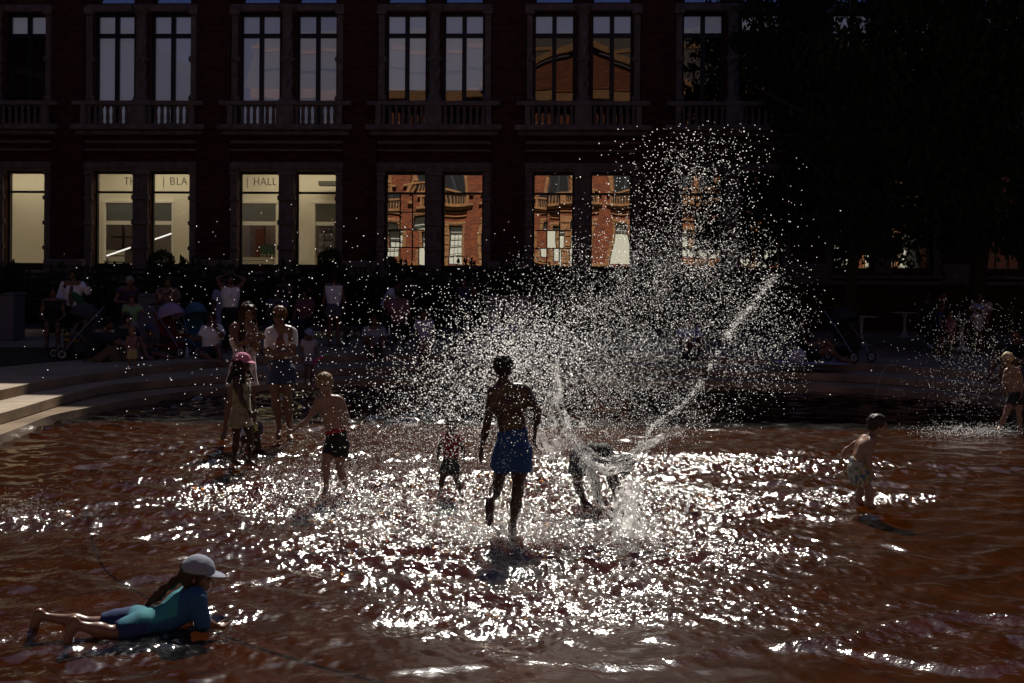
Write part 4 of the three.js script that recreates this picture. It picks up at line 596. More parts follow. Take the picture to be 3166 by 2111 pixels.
{ // boy leaning forward at the right
  const J = joints(9.93, { hd: [2715, 1316], nk: [2697, 1350], ch: [2673, 1382], ws: [2660, 1412], pv: [2652, 1446], sL: [2664, 1362, -0.15], sR: [2693, 1370, 0.1], eL: [2616, 1390, -0.2], wL: [2600, 1424, -0.16], eR: [2685, 1414, 0.14], wR: [2694, 1458, 0.16], hL: [2648, 1458, -0.07], hR: [2660, 1460, 0.06], kL: [2664, 1508, -0.1], aL: [2651, 1548, -0.1], tL: [2670, 1558, -0.1], kR: [2686, 1512, 0.06], aR: [2687, 1560, 0.05], tR: [2706, 1568, 0.05] });
  J.look = V(1, -0.08, 0.12); J.dL = V(-0.2, -1, 0); J.dR = V(0.3, -1, 0); J.uL = V(1, 0, 0); J.uR = V(1, 0.2, 0);
  makePerson('small boy in floral trunks leaning forward alone at the right', J, { h: 1.06, thin: 1.02, headSize: 0.196, skin: 'fair', hair: [0.03, 0.018, 0.012], cell: 0.01, clothes: [{ kind: 'shorts', name: 'swim_trunks', paint: floral([0.32, 0.30, 0.26], [[0.05, 0.09, 0.16], [0.34, 0.20, 0.05], [0.10, 0.16, 0.08]], 34), len: 0.62, waist: 0.22, loose: 0.014, flare: 0.022, fold: 0.02 }] });
}
{ // girl lying in the shallow water, up on her elbows
  const J = joints(6.4, { hd: [612, 1764, -0.04], nk: [588, 1812, -0.04], ch: [566, 1854, -0.02], ws: [510, 1898, 0.02], pv: [450, 1910, 0.05], sL: [612, 1834, 0.10], sR: [578, 1826, -0.2], eL: [628, 1908, 0.06], wL: [672, 1914, 0.02], eR: [640, 1888, -0.26], wR: [704, 1892, -0.28], hL: [436, 1916, 0.12], hR: [422, 1898, -0.03], kL: [350, 1938, 0.2], aL: [226, 1908, 0.28], tL: [205, 1986, 0.30], kR: [296, 1910, 0.02], aR: [118, 1884, 0.06], tR: [94, 1958, 0.06] });
  for (const q of Object.values(J)) q.y -= 0.035;
  J.look = V(1, -0.12, -0.1); J.dL = V(1, -0.05, -0.1); J.dR = V(1, 0.05, 0); J.uL = V(0, 0.3, -1); J.uR = V(0, 0.3, 1); J.hairTo = V(-0.9, -0.75, 0.1);
  const P0 = J.pv.clone(), teal = (x, y, z) => { const n = noise(x * 5, y * 5, z * 5), t = (x - P0.x), u = y - P0.y; return t > 0.0 && t < 0.20 && u > 0.01 + t * 0.3 && n > 0.25 ? [0.022, 0.20, 0.24] : u > 0.05 && t > -0.1 && t < 0.1 ? [0.02, 0.15, 0.21] : t > 0.05 ? [0.011, 0.062, 0.17] : [0.009, 0.026, 0.11]; };
  const g = makePerson('girl in a blue swimsuit and grey cap lying on her front in the water', J, { h: 1.24, thin: 0.98, headSize: 0.205, skin: 'tan', hair: [0.035, 0.018, 0.009], hairRough: 0.1, hairStyle: 'tail', cap: [0.22, 0.24, 0.31], cell: 0.009, clothes: [{ kind: 'suit', name: 'swimsuit', paint: teal, loose: 0.012, fold: 0.006, legTo: 0.86, sleeveTo: 0.3 }] });
}
{ // blond boy at the right edge of the frame
  const J = joints(15.1, { hd: [3114, 1112], nk: [3127, 1139], ch: [3130, 1172], pv: [3137, 1228], sL: [3110, 1152], sR: [3150, 1148], eL: [3100, 1188, 0.08], wL: [3112, 1214, 0.14], eR: [3160, 1186, 0.04], wR: [3156, 1222, 0.1], hL: [3127, 1238], hR: [3148, 1238], kL: [3108, 1284, 0.05], aL: [3090, 1322, -0.02], tL: [3084, 1330, 0.1], kR: [3150, 1284, 0.04], aR: [3155, 1322], tR: [3158, 1330, 0.1] });
  J.look = V(-0.75, -0.3, 0.6);
  makePerson('blond boy in black trunks standing in spray at the right edge', J, { h: 1.02, headSize: 0.19, skin: 'fair', hair: [0.48, 0.36, 0.20], cell: 0.012, clothes: [{ kind: 'shorts', name: 'swim_trunks', color: [0.012, 0.012, 0.016], len: 0.32, waist: 0.2, loose: 0.012, flare: 0.004 }] });
}
// ---------------------------------------------------------------- planting, trees
const leafGeo = (() => { const g = new THREE.BufferGeometry(); g.setAttribute('position', new THREE.Float32BufferAttribute([0, 0, 0, 0.28, 0.42, 0.1, 0, 0.5, -0.03, -0.28, 0.42, 0.1, 0, 1, 0.05], 3)); g.setIndex([0, 1, 2, 0, 2, 3, 2, 1, 4, 3, 2, 4]); g.computeVertexNormals(); return g; })();
const leafMat = (r, g, b) => mat(r, g, b, 0.9, { transmission: 0.25, thickness: 0, specularIntensity: 0.3, side: THREE.DoubleSide });
function leafCloud(points, size, r) { // leaves joined into one geometry
  const n = points.length, p = new Float32Array(n * 15), x = new Uint32Array(n * 12), b = leafGeo.attributes.position.array, ib = leafGeo.index.array, m = new THREE.Matrix4(), v = V(0, 0, 0), q = new THREE.Quaternion(), e = new THREE.Euler();
  points.forEach((c, i) => { e.set((r() - 0.3) * 2.4, r() * 6.283, (r() - 0.5) * 1.6); const s = size * (0.6 + 0.8 * r()); m.compose(c, q.setFromEuler(e), V(s, s, s)); for (let k = 0; k < 5; k++) { v.fromArray(b, k * 3).applyMatrix4(m); v.toArray(p, i * 15 + k * 3); } for (let k = 0; k < 12; k++) x[i * 12 + k] = ib[k] + i * 5; });
  const g = new THREE.BufferGeometry(); g.setAttribute('position', new THREE.BufferAttribute(p, 3)); g.setIndex(new THREE.BufferAttribute(x, 1)); g.computeVertexNormals(); return g;
}
function shellPoints(n, rx, ry, rz, cy, r, inner = 0.62) { const l = []; while (l.length < n) { const v = V(r() * 2 - 1, r() * 2 - 1, r() * 2 - 1), d = v.length(); if (d > 1 || d < inner) continue; const k = 0.82 + 0.36 * noise(v.x * 2.2 + cy * 7 + n, v.y * 2.2, v.z * 2.2); l.push(V(v.x * rx * k, cy + v.y * ry * k, v.z * rz * k)); } return l; }
{
  const r = rng(41), variants = [0, 1, 2].map((k) => ({ f: leafCloud(shellPoints(950, 0.85, 0.9, 0.7, 1.0, r), 0.17, r), s: merge([0, 1, 2, 3].map((q) => new THREE.CylinderGeometry(0.012, 0.02, 0.9, 5).rotateZ((q - 1.5) * 0.2).translate((q - 1.5) * 0.15, 0.4, (q % 2) * 0.1))) }));
  const headGeo = (() => { const l = []; for (let i = 0; i < 26; i++) { const g = new THREE.CircleGeometry(0.028, 5); const y = 1 - 1.5 * i / 25, a = i * 2.4, q = Math.sqrt(Math.max(0, 1 - y * y)); g.lookAt(V(q * Math.cos(a), y, q * Math.sin(a))); g.translate(0.085 * q * Math.cos(a), 0.07 * y, 0.085 * q * Math.sin(a)); l.push(g); } return merge(l); })();
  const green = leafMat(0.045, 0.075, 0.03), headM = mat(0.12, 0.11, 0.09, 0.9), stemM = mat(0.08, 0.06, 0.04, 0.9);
  for (let i = 0; i < 24; i++) {
    const x = -15.6 + i * 0.96, b = thing('hydrangea_bush', 'dark leafy hydrangea bush in the long row under the museum windows', 'bush', V(x + (r() - 0.5) * 0.3, 0.42, -31.4 + (r() - 0.5) * 0.9), 'hydrangea bushes in a row under the museum windows');
    const v = variants[i % 3]; part(b, 'foliage', v.f, green); part(b, 'stem', v.s, stemM);
    for (let k = 0; k < 9; k++) { const a = r() * 6.28, t = 0.2 + r() * 1.1, o = part(b, 'flower_head', headGeo, headM); o.position.set(0.72 * Math.cos(a) * Math.sin(t), 1.0 + 0.8 * Math.cos(t), 0.6 * Math.sin(t) * 0.9); }
    b.scale.setScalar(0.9 + 0.2 * r()); b.rotation.y = (r() - 0.5) * 0.5;
  }
  [[500, 815, 'clipped round topiary bush in front of the right pane of the first lit window pair', 0.36], [1020, 808, 'clipped round topiary bush in front of the right pane of the second lit window pair', 0.32]].forEach(([px, py, label, rad]) => {
    const p = P(px, py, 30.6), b = thing('topiary_bush', label, 'bush', V(p.x, 0.42, p.z)); const top = p.y - 0.42;
    part(b, 'foliage', leafCloud([...shellPoints(1500, rad, rad, rad, top, r, 0.7), ...shellPoints(1200, rad * 1.45, rad * 1.3, rad * 1.2, top - rad * 1.9, r, 0.6)], 0.07, r), green);
    part(b, 'stem', new THREE.CylinderGeometry(0.03, 0.04, top, 7).translate(0, top / 2, 0), stemM);
  });
  // grey planter boxes in front of the bushes
  for (const [a, b, label] of [[0, 50, 'grey planter box at the left edge of the terrace'], [432, 520, 'grey planter box behind the pushchair at the left'], [1500, 1650, 'grey planter box standing behind the spray']]) {
    const p = P(a, 905, 28.5), q = P(b, 905, 28.5), t = thing('planter_box', label, 'planter', V((p.x + q.x) / 2, 0.42, -28.7)), w = q.x - p.x;
    part(t, 'box', merge([box(-w / 2, w / 2, 0, 1.12, -0.35, 0.35, 0.02), box(-w / 2 - 0.03, w / 2 + 0.03, 1.12, 1.2, -0.38, 0.38, 0.02)]), mat(0.2, 0.18, 0.19, 0.85)); part(t, 'foliage', leafCloud(shellPoints(600, w * 0.5, 0.5, 0.4, 1.45, r), 0.13, r), green);
  }
  // trees at the right
  const poly = [[2290, -260], [2290, 0], [2262, 90], [2275, 190], [2300, 270], [2370, 330], [2425, 430], [2405, 520], [2335, 570], [2290, 640], [2315, 710], [2400, 765], [2480, 778], [2560, 796], [2610, 780], [2650, 772], [2700, 796], [2760, 812], [2810, 775], [2860, 760], [2920, 776], [3000, 800], [3166, 820], [3420, 830], [3420, -260]];
  const inside = (x, y) => { let c = false; for (let i = 0, j = poly.length - 1; i < poly.length; j = i++) { const [a, b] = poly[i], [d, e] = poly[j]; if ((b > y) !== (e > y) && x < (d - a) * (y - b) / (e - b) + a) c = !c; } return c; };
  const pts = [[], []];
  const clumps = []; while (clumps.length < 900) { const x = 2200 + r() * 1220, y = -260 + r() * 1100, d = (x < 2520 ? 29 : 24.5) + r() * (x < 2520 ? 3 : 6); if (inside(x, y)) clumps.push([x, y, d]); }
  for (const [x, y, d] of clumps) { const c = P(x, y, d), k = x < 2860 ? 0 : 1, big = inside(x - 55, y) && inside(x, y + 50) ? 0.62 : 0.3; for (let i = 0; i < (big > 0.5 ? 62 : 34); i++) { const v = V(r() + r() + r() - 1.5, r() + r() + r() - 1.5, r() + r() + r() - 1.5).multiplyScalar(big); v.y *= 0.6; pts[k].push(v.add(c)); } }
  [[2642, 27, 'tree with a dense dark crown whose trunk stands before the orange window at the right', 0.15], [3030, 28, 'tree with a dense black crown filling the right edge behind the white tables', 0.22]].forEach(([px, d, label, rad], k) => {
    const o = P(px, 900, d), t = thing('tree', label, 'tree', V(o.x, 0.42, o.z)), list = [];
    const limb = (a, b, ra, rb) => { const c = new THREE.CatmullRomCurve3([a, mix(a, b, 0.5).add(V((r() - 0.5) * 0.3, 0.1, (r() - 0.5) * 0.3)), b]), g = new THREE.TubeGeometry(c, 8, 1, 8), p = g.attributes.position; for (let i = 0; i < p.count; i++) { const f = Math.floor(i / 9) / 8, q = c.getPointAt(f), s = ra + (rb - ra) * f; p.setXYZ(i, q.x + (p.getX(i) - q.x) * s, q.y + (p.getY(i) - q.y) * s, q.z + (p.getZ(i) - q.z) * s); } g.computeVertexNormals(); list.push(g); };
    limb(V(0, 0, 0), V(0.15, 3.2, 0), rad * 1.15, rad * 0.85); limb(V(0.15, 3.2, 0), V(-0.1, 7.5, 0.2), rad * 0.85, rad * 0.35);
    for (let i = 0; i < 9; i++) { const a = i * 2.4, y = 2.6 + i * 0.55; limb(V(0.1, y, 0), V(Math.cos(a) * 2.4, y + 1.5, Math.sin(a) * 1.8), rad * 0.5, 0.025); }
    part(t, 'trunk', merge(list), mat(0.045, 0.032, 0.022, 0.95));
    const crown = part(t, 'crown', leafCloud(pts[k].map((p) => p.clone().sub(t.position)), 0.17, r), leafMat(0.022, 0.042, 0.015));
  });
}
// ---------------------------------------------------------------- people in the shade
const at = (p, yaw, s) => { const f = V(Math.sin(yaw), 0, Math.cos(yaw)), q = V(Math.cos(yaw), 0, -Math.sin(yaw)); return (x, y, z) => p.clone().addScaledVector(q, x * s).addScaledVector(f, z * s).add(V(0, y * s, 0)); };
const both = (q, n, J, x, y, z) => { J[n + 'L'] = q(-x, y, z); J[n + 'R'] = q(x, y, z); };
function pose(kind, base, yaw, h, more = {}) {
  const q = at(base, yaw, h), J = {}, f = V(Math.sin(yaw), 0, Math.cos(yaw)), lift = (more.seat ?? 0) / h, lean = more.lean ?? 0;
  const up = (y0, x, y, z) => { const c = Math.cos(lean), s = Math.sin(lean), yy = y - y0; return q(x, y0 + yy * c - z * s, z * c + yy * s); };
  if (kind === 'stand') {
    J.pv = q(0, 0.52, 0); J.ch = up(0.52, 0, 0.72, 0); J.nk = up(0.52, 0, 0.83, 0); J.hd = up(0.52, 0, 0.925, 0.015);
    for (const [n, e] of [['L', -1], ['R', 1]]) { J['s' + n] = up(0.52, e * 0.105, 0.81, 0); J['e' + n] = up(0.52, e * 0.14, 0.63, 0.0); J['w' + n] = up(0.52, e * 0.135, 0.49, 0.06); J['h' + n] = q(e * 0.05, 0.50, 0); J['k' + n] = q(e * 0.055, 0.28, 0.015 + (more.step ?? 0) * e * 0.4); J['a' + n] = q(e * 0.055, 0.035, -0.02 + (more.step ?? 0) * e); J['t' + n] = q(e * 0.07, 0.012, 0.09 + (more.step ?? 0) * e); }
  } else { // floor or seat
    const y0 = kind === 'floor' ? 0.055 : lift + 0.05;
    J.pv = q(0, y0, 0); J.ch = up(y0, 0, y0 + 0.2, 0); J.nk = up(y0, 0, y0 + 0.31, 0); J.hd = up(y0, 0, y0 + 0.405, 0.02);
    for (const [n, e] of [['L', -1], ['R', 1]]) {
      J['s' + n] = up(y0, e * 0.105, y0 + 0.29, 0); J['h' + n] = q(e * 0.05, y0, 0.02);
      if (kind === 'floor') { J['k' + n] = q(e * 0.07, 0.25, 0.2); J['a' + n] = q(e * 0.06, 0.035, 0.33); J['t' + n] = q(e * 0.07, 0.012, 0.44); J['e' + n] = up(y0, e * 0.14, y0 + 0.13, 0.07); J['w' + n] = q(e * 0.08, 0.26, 0.2); }
      else { J['k' + n] = q(e * 0.065, y0 + 0.005, 0.24); J['a' + n] = q(e * 0.06, Math.max(0.035, y0 - 0.24), 0.25); J['t' + n] = q(e * 0.065, Math.max(0.012, y0 - 0.265), 0.36); J['e' + n] = up(y0, e * 0.14, y0 + 0.12, 0.04); J['w' + n] = q(e * 0.07, y0 + 0.06, 0.2); }
    }
  }
  J.look = more.look ?? f.clone().add(V(0, -0.1, 0)); Object.assign(J, more.J ? more.J(q) : {}); return J;
}
const HAIRS = { black: [0.012, 0.009, 0.008], brown: [0.05, 0.025, 0.014], fair: [0.22, 0.14, 0.07], grey: [0.3, 0.28, 0.26] };
function back(label, px, d, ground, kind, yaw, h, o, more = {}) {
  const p = P(px, HOR, d); p.y = ground; const child = h < 1.35;
  return makePerson(label, pose(kind, p, yaw, h, more), { h, headSize: child ? 0.165 + 0.03 * h : 0.228, cell: 0.021, face: false, hair: HAIRS[o.hair ?? 'brown'], ...o, hair: HAIRS[o.hair ?? 'brown'], skin: o.skin ?? 'tan' });
}
const T_ = 0.42, top = (name, color, more = {}) => ({ kind: 'top', name, color, sleeve: 0.55, hem: 0.05, low: true, loose: 0.012, ...more }), shorts = (color, more = {}) => ({ kind: 'shorts', name: 'shorts', color, len: 0.6, waist: 0.25, loose: 0.012, ...more }), trousers = (color) => ({ kind: 'trousers', name: 'trousers', color, len: 1.9, waist: 0.25, loose: 0.012 });
const skirt = (name, paint, J, drop, h, more = {}) => ({ kind: 'dress', name, paint, bottom: J.pv.clone().add(V(0, -drop, 0)), width: 0.12, flareFrom: 0.4, loose: 0.01, fold: 0.02, ...more });
back('person in an open white shirt standing by the hedge with one hand raised', 226, 24, T_, 'stand', 0.1, 1.76, { hair: 'black', clothes: [{ ...top('shirt', [0.8, 0.8, 0.86], { sleeve: 1.5, neck: 0.9 }) }, { kind: 'custom', name: 'vest', color: [0.13, 0.095, 0.085], fold: 0.002, prims: (J, B, h) => [ell(mix(J.ch, J.pv, 0.3).addScaledVector(J.look.clone().setY(0).normalize(), 0.045 * h), [0.042 * h, 0.15 * h, 0.045 * h], frameOf(J.look.clone().setY(0), B.T.spine))] }, trousers([0.012, 0.012, 0.014])] }, { J: (q) => ({ eR: q(0.19, 0.72, 0.06), wR: q(0.2, 0.86, 0.1), eL: q(-0.16, 0.64, 0.02), wL: q(-0.05, 0.62, 0.14) }) });
back('woman in a black dress seated beside the person in the white shirt', 165, 23.6, T_, 'seat', 0.35, 1.66, { hair: 'black', clothes: [top('dress_top', [0.01, 0.01, 0.012], { sleeve: 0 }), shorts([0.01, 0.01, 0.012], { len: 0.8 })] }, { seat: 0.5 });
back('person in green leaning over behind the seated children', 272, 24.2, T_, 'stand', -1.0, 1.62, { hair: 'brown', clothes: [top('shirt', [0.02, 0.13, 0.06], { sleeve: 0.7 }), trousers([0.03, 0.03, 0.04])] }, { lean: 0.7 });
back('child in a yellow shirt sitting on the ground behind the grey pushchair', 232, 22.4, T_, 'floor', 0.5, 1.3, { hair: 'brown', clothes: [top('shirt', [0.62, 0.36, 0.01]), shorts([0.06, 0.05, 0.03])] }, { lean: 0.25 });
back('long-haired child sitting cross-armed next to the yellow shirt', 272, 22.6, T_, 'floor', 0.9, 1.35, { hair: 'fair', hairStyle: 'long', hairLength: 1.3, clothes: [top('shirt', [0.16, 0.10, 0.03]), shorts([0.3, 0.26, 0.3])] });
{ // man on the terrace edge
  const J = joints(21.2, { hd: [336, 1001], nk: [318, 1030], ch: [300, 1066], ws: [286, 1098], pv: [276, 1122], sL: [306, 1040, 0.16], sR: [336, 1036, -0.18], eL: [384, 1066, 0.1], wL: [432, 1092, 0.1], eR: [380, 1060, -0.16], wR: [424, 1080, -0.14], hL: [284, 1128, 0.1], hR: [288, 1126, -0.1], kL: [348, 1076, 0.06], aL: [368, 1140, 0.1], tL: [392, 1148, 0.1], kR: [362, 1070, -0.2], aR: [392, 1132, -0.16], tR: [414, 1140, -0.14] });
  J.look = V(0.85, -0.25, 0.25);
  makePerson('man in a navy T-shirt with a printed back sitting on the terrace edge', J, { h: 1.78, headSize: 0.23, skin: 'tan', hair: HAIRS.black, face: false, cell: 0.018, clothes: [top('t_shirt', [0.012, 0.014, 0.032], { sleeve: 0.6 }), trousers([0.15, 0.105, 0.06]), { kind: 'custom', name: 'back_print', color: [0.42, 0.38, 0.48], fold: 0.001, prims: (J, B, h) => [{ ...ell(mix(J.ch, J.nk, 0.25).add(V(-0.11, -0.02, 0.07)), [0.10, 0.10, 0.05], frameOf(V(-0.7, 0.3, 0.65), B.T.spine)) }] }, { kind: 'custom', name: 'red_print', color: [0.26, 0.03, 0.03], fold: 0.001, prims: (J, B, h) => [ell(mix(J.ch, J.nk, 0.75).add(V(-0.07, 0.0, 0.08)), [0.10, 0.045, 0.05], frameOf(V(-0.7, 0.3, 0.65), B.T.spine))] }] });
}
back('toddler in yellow shorts standing between the knees of the man in navy', 410, 20.3, 0.27, 'stand', 0.6, 0.8, { hair: 'fair', skin: 'fair', clothes: [top('vest', [0.30, 0.14, 0.15], { sleeve: 0 }), shorts([0.50, 0.42, 0.18], { len: 0.8 })] });
back('dark-haired woman sitting with raised knees beside the man in navy', 392, 21.9, T_, 'floor', 0.9, 1.64, { hair: 'black', skin: 'fair', clothes: [top('top', [0.025, 0.02, 0.03]), shorts([0.05, 0.06, 0.11])] });
back('child in a dark blue cap sitting with legs stretched along the terrace edge', 462, 21.9, T_, 'floor', 1.1, 1.2, { hair: 'brown', cap: [0.03, 0.05, 0.12], clothes: [top('shirt', [0.06, 0.07, 0.06]), shorts([0.03, 0.04, 0.09])] }, { J: (q) => ({ kL: q(-0.06, 0.1, 0.25), aL: q(-0.05, 0.04, 0.47), tL: q(-0.06, 0.06, 0.55), kR: q(0.06, 0.09, 0.25), aR: q(0.07, 0.04, 0.46), tR: q(0.09, 0.06, 0.54) }) });
back('small child in a lime green patterned shirt standing by the red pushchair', 408, 22.9, T_, 'stand', 0.35, 1.22, { hair: 'brown', skin: 'fair', clothes: [top('shirt', null, { paint: floral([0.22, 0.40, 0.20], [[0.04, 0.14, 0.09], [0.30, 0.46, 0.18], [0.10, 0.22, 0.14]], 14), hem: -0.06 }), shorts([0.32, 0.30, 0.34])] }, { J: (q) => ({ eR: q(0.2, 0.7, 0.1), wR: q(0.3, 0.68, 0.18) }) });
back('adult in a purple top bending behind the child in green', 384, 23.5, T_, 'stand', 0.8, 1.66, { hair: 'grey', skin: 'tan', clothes: [top('top', [0.06, 0.035, 0.09], { sleeve: 0.3 }), trousers([0.02, 0.02, 0.03])] }, { lean: 0.35, J: (q) => ({ eL: q(-0.18, 0.66, 0.12), wL: q(-0.02, 0.63, 0.3) }) });
back('woman in a brown floral dress behind the red pushchair', 520, 23.6, T_, 'stand', 0.2, 1.6, { hair: 'brown', clothes: [top('dress', null, { paint: floral([0.16, 0.09, 0.07], [[0.30, 0.20, 0.16], [0.05, 0.03, 0.03]], 16), hem: -0.1 }), trousers([0.10, 0.05, 0.05])] });
{ // man in white
  const J = joints(22.4, { hd: [655, 984], nk: [655, 1010], ch: [654, 1044], pv: [648, 1086], sL: [634, 1016], sR: [678, 1014], eL: [616, 1052, 0.1], wL: [598, 1048, 0.3], eR: [690, 1044, 0.12], wR: [664, 1010, 0.16], hL: [640, 1090], hR: [660, 1088], kL: [622, 1094, 0.42], aL: [668, 1120, 0.5], tL: [684, 1124, 0.56], kR: [674, 1072, 0.3], aR: [686, 1126, 0.46], tR: [694, 1134, 0.56] });
  J.look = V(0.1, -0.05, 1); J.dL = V(-0.8, 0.3, 0.3); J.dR = V(-0.1, 1, 0);
  makePerson('man in a white T-shirt sitting on the top step with a hand at his mouth', J, { h: 1.74, headSize: 0.228, skin: 'tan', hair: HAIRS.brown, face: true, cell: 0.016, clothes: [top('t_shirt', [0.82, 0.82, 0.86], { sleeve: 0.7 }), shorts([0.03, 0.03, 0.05], { len: 0.7 })] });
}
back('woman in a white top holding both arms up behind her head', 713, 24.2, T_, 'stand', 0.35, 1.68, { hair: 'black', hairStyle: 'bun', clothes: [top('top', [0.82, 0.82, 0.86], { sleeve: 0, hem: 0.16 }), trousers([0.012, 0.012, 0.016]), { kind: 'custom', name: 'bag_strap', color: [0.012, 0.012, 0.014], fold: 0.001, prims: (J, B, h) => { const f = J.look.clone().setY(0).normalize().multiplyScalar(0.075 * h), a = mix(J.sR, J.nk, 0.4).add(f.clone().multiplyScalar(0.6)), m = J.ch.clone().add(f.clone().multiplyScalar(1.1)), e = J.hL.clone().add(f); return [cap(a, m, 0.012, 0.012), cap(m, e, 0.012, 0.012)]; } }] }, { J: (q) => ({ eL: q(-0.17, 0.93, 0.03), wL: q(-0.05, 0.99, -0.06), eR: q(0.18, 0.92, 0.03), wR: q(0.06, 0.99, -0.06), dL: V(0.8, 0.3, -0.3), dR: V(-0.8, 0.3, -0.3) }) });
{ const o = {}, J0 = pose('stand', P(694, HOR, 25.2).setY(T_), 0.4, 1.6); back('woman in a long pale lavender dress behind the man in white', 692, 25.0, T_, 'stand', 0.4, 1.56, { hair: 'brown', clothes: [{ kind: 'dress', name: 'long_dress', color: [0.36, 0.34, 0.46], bottom: P(692, HOR, 25.0).setY(T_ + 0.12), width: 0.2, spread: 0.03, flareFrom: 0.4, loose: 0.01, fold: 0.03 }, top('blouse', [0.36, 0.36, 0.54], { sleeve: 0.6 })] }); }
{ const g = back('small child in a blue cap and pale clothes standing on the lowest step', 956, 20.0, 0.12, 'stand', 0.5, 0.95, { hair: 'brown', skin: 'tan', cap: [0.26, 0.30, 0.44], clothes: [top('shirt', [0.46, 0.42, 0.46]), shorts(null, { paint: dots([0.26, 0.22, 0.3], [0.10, 0.08, 0.14], 30) })] });
  const p = P(978, 1112, 19.8), t = thing('water_pistol', 'pink and green toy water pistol held by the small child in the blue cap', 'toy', p);
  part(t, 'barrel', new THREE.CapsuleGeometry(0.025, 0.2, 4, 10).rotateZ(-1.15).translate(0.05, 0.02, 0), mat(0.55, 0.06, 0.22, 0.4)); part(t, 'nozzle', new THREE.CapsuleGeometry(0.022, 0.06, 4, 8).rotateZ(-1.15).translate(0.19, 0.082, 0), mat(0.10, 0.4, 0.06, 0.4)); part(t, 'grip', new THREE.CapsuleGeometry(0.018, 0.07, 4, 8).translate(-0.03, -0.06, 0), mat(0.55, 0.06, 0.22, 0.4)); }
back('woman seen from behind in a white sleeveless top and denim shorts on the terrace', 1033, 26.4, T_, 'stand', Math.PI, 1.72, { hair: 'brown', hairStyle: 'bun', clothes: [top('top', [0.8, 0.8, 0.86], { sleeve: 0, hem: 0.22 }), shorts([0.09, 0.09, 0.13], { len: 0.4 })] });
back('person in a white shirt stooping to the right near the hedge', 1186, 27.2, T_, 'stand', 1.5, 1.68, { hair: 'black', clothes: [top('shirt', [0.58, 0.60, 0.74], { sleeve: 0.4 }), trousers([0.012, 0.012, 0.014])] }, { lean: 0.5 });
back('person in a dusky pink top sitting with their back to the pool', 1232, 25.0, T_, 'seat', Math.PI, 1.7, { hair: 'brown', clothes: [top('top', [0.24, 0.11, 0.13], { sleeve: 0.6 }), trousers([0.02, 0.02, 0.03])] }, { seat: 0.5 });
back('girl in a pale flowered T-shirt and shorts standing on the middle step', 1313, 20.9, 0.27, 'stand', 0, 1.16, { hair: 'brown', skin: 'tan', clothes: [top('t_shirt', null, { paint: dots([0.42, 0.42, 0.62], [0.34, 0.18, 0.34], 20, 0.64), sleeve: 0.6 }), shorts([0.26, 0.17, 0.17])] });
back('person sitting on the terrace edge left of the girl in the flowered shirt', 1158, 22.9, T_, 'floor', 0.3, 1.6, { hair: 'brown', clothes: [top('top', [0.34, 0.32, 0.34], { sleeve: 0.6 }), shorts([0.06, 0.06, 0.08])] });
back('shadowy person in a dark dress standing by the hedge behind the spray', 1437, 27.5, T_, 'stand', -0.4, 1.66, { hair: 'black', clothes: [top('dress', [0.05, 0.05, 0.10], { sleeve: 0, hem: -0.1 }), trousers([0.03, 0.03, 0.05])] }, { J: (q) => ({ eR: q(0.2, 0.75, 0.05), wR: q(0.16, 0.9, 0.1) }) });
back('small child kneeling on the steps behind the left spray', 1420, 21.8, T_, 'floor', -0.6, 1.0, { hair: 'grey', skin: 'fair', clothes: [shorts([0.03, 0.03, 0.05])] });
back('seated person in grey with crossed hands on the hedge bench', 858, 27.2, T_, 'seat', 0.1, 1.7, { hair: 'brown', clothes: [top('shirt', [0.09, 0.09, 0.12]), trousers([0.03, 0.03, 0.05])] }, { seat: 0.45 });
back('seated person in a dark pink shirt on the hedge bench', 944, 27.2, T_, 'seat', -0.3, 1.7, { hair: 'black', clothes: [top('shirt', [0.20, 0.07, 0.10]), trousers([0.03, 0.03, 0.05])] }, { seat: 0.45 });
back('person lifting one arm to their face behind the hedge bench', 880, 28.4, T_, 'stand', -0.3, 1.7, { hair: 'brown', skin: 'tan', clothes: [top('top', [0.05, 0.04, 0.05], { sleeve: 0 }), trousers([0.02, 0.02, 0.03])] }, { J: (q) => ({ eR: q(0.17, 0.72, 0.1), wR: q(0.06, 0.88, 0.12) }) });
back('person in a lavender top sitting on the steps behind the dense spray', 1560, 23.6, T_, 'floor', 0, 1.66, { hair: 'brown', clothes: [top('top', [0.28, 0.25, 0.44]), shorts([0.05, 0.05, 0.07])] });
back('person in a blue top sitting on the terrace behind the curving jet', 2130, 23.2, T_, 'floor', 0.3, 1.66, { hair: 'brown', clothes: [top('top', [0.14, 0.16, 0.42]), shorts([0.05, 0.05, 0.07])] });
back('person in black sitting sideways on a pale blanket at the right', 2500, 22.2, T_, 'floor', 1.2, 1.74, { hair: 'black', clothes: [top('top', [0.012, 0.012, 0.014]), shorts([0.012, 0.012, 0.014])] }, { lean: -0.3, J: (q) => ({ kL: q(-0.08, 0.16, 0.22), aL: q(-0.02, 0.04, 0.38), tL: q(-0.02, 0.03, 0.48) }) });
back('man in dark clothes seated at the nearest white table', 2912, 27.0, T_, 'seat', 0.6, 1.78, { hair: 'black', clothes: [top('shirt', [0.012, 0.012, 0.02], { sleeve: 0.7 }), shorts([0.02, 0.03, 0.08])] }, { seat: 0.5 });
back('boy in a navy outfit walking past the nearest white table', 2908, 24.3, T_, 'stand', 1.2, 1.15, { hair: 'brown', skin: 'tan', clothes: [top('shirt', [0.02, 0.03, 0.10]), shorts([0.015, 0.015, 0.03])] }, { step: 0.07 });
back('toddler in a pink dress by the nearest white table', 2940, 25.8, T_, 'stand', -0.6, 0.85, { hair: 'fair', skin: 'fair', clothes: [top('dress', [0.42, 0.16, 0.18], { sleeve: 0.3, hem: -0.1 })] });
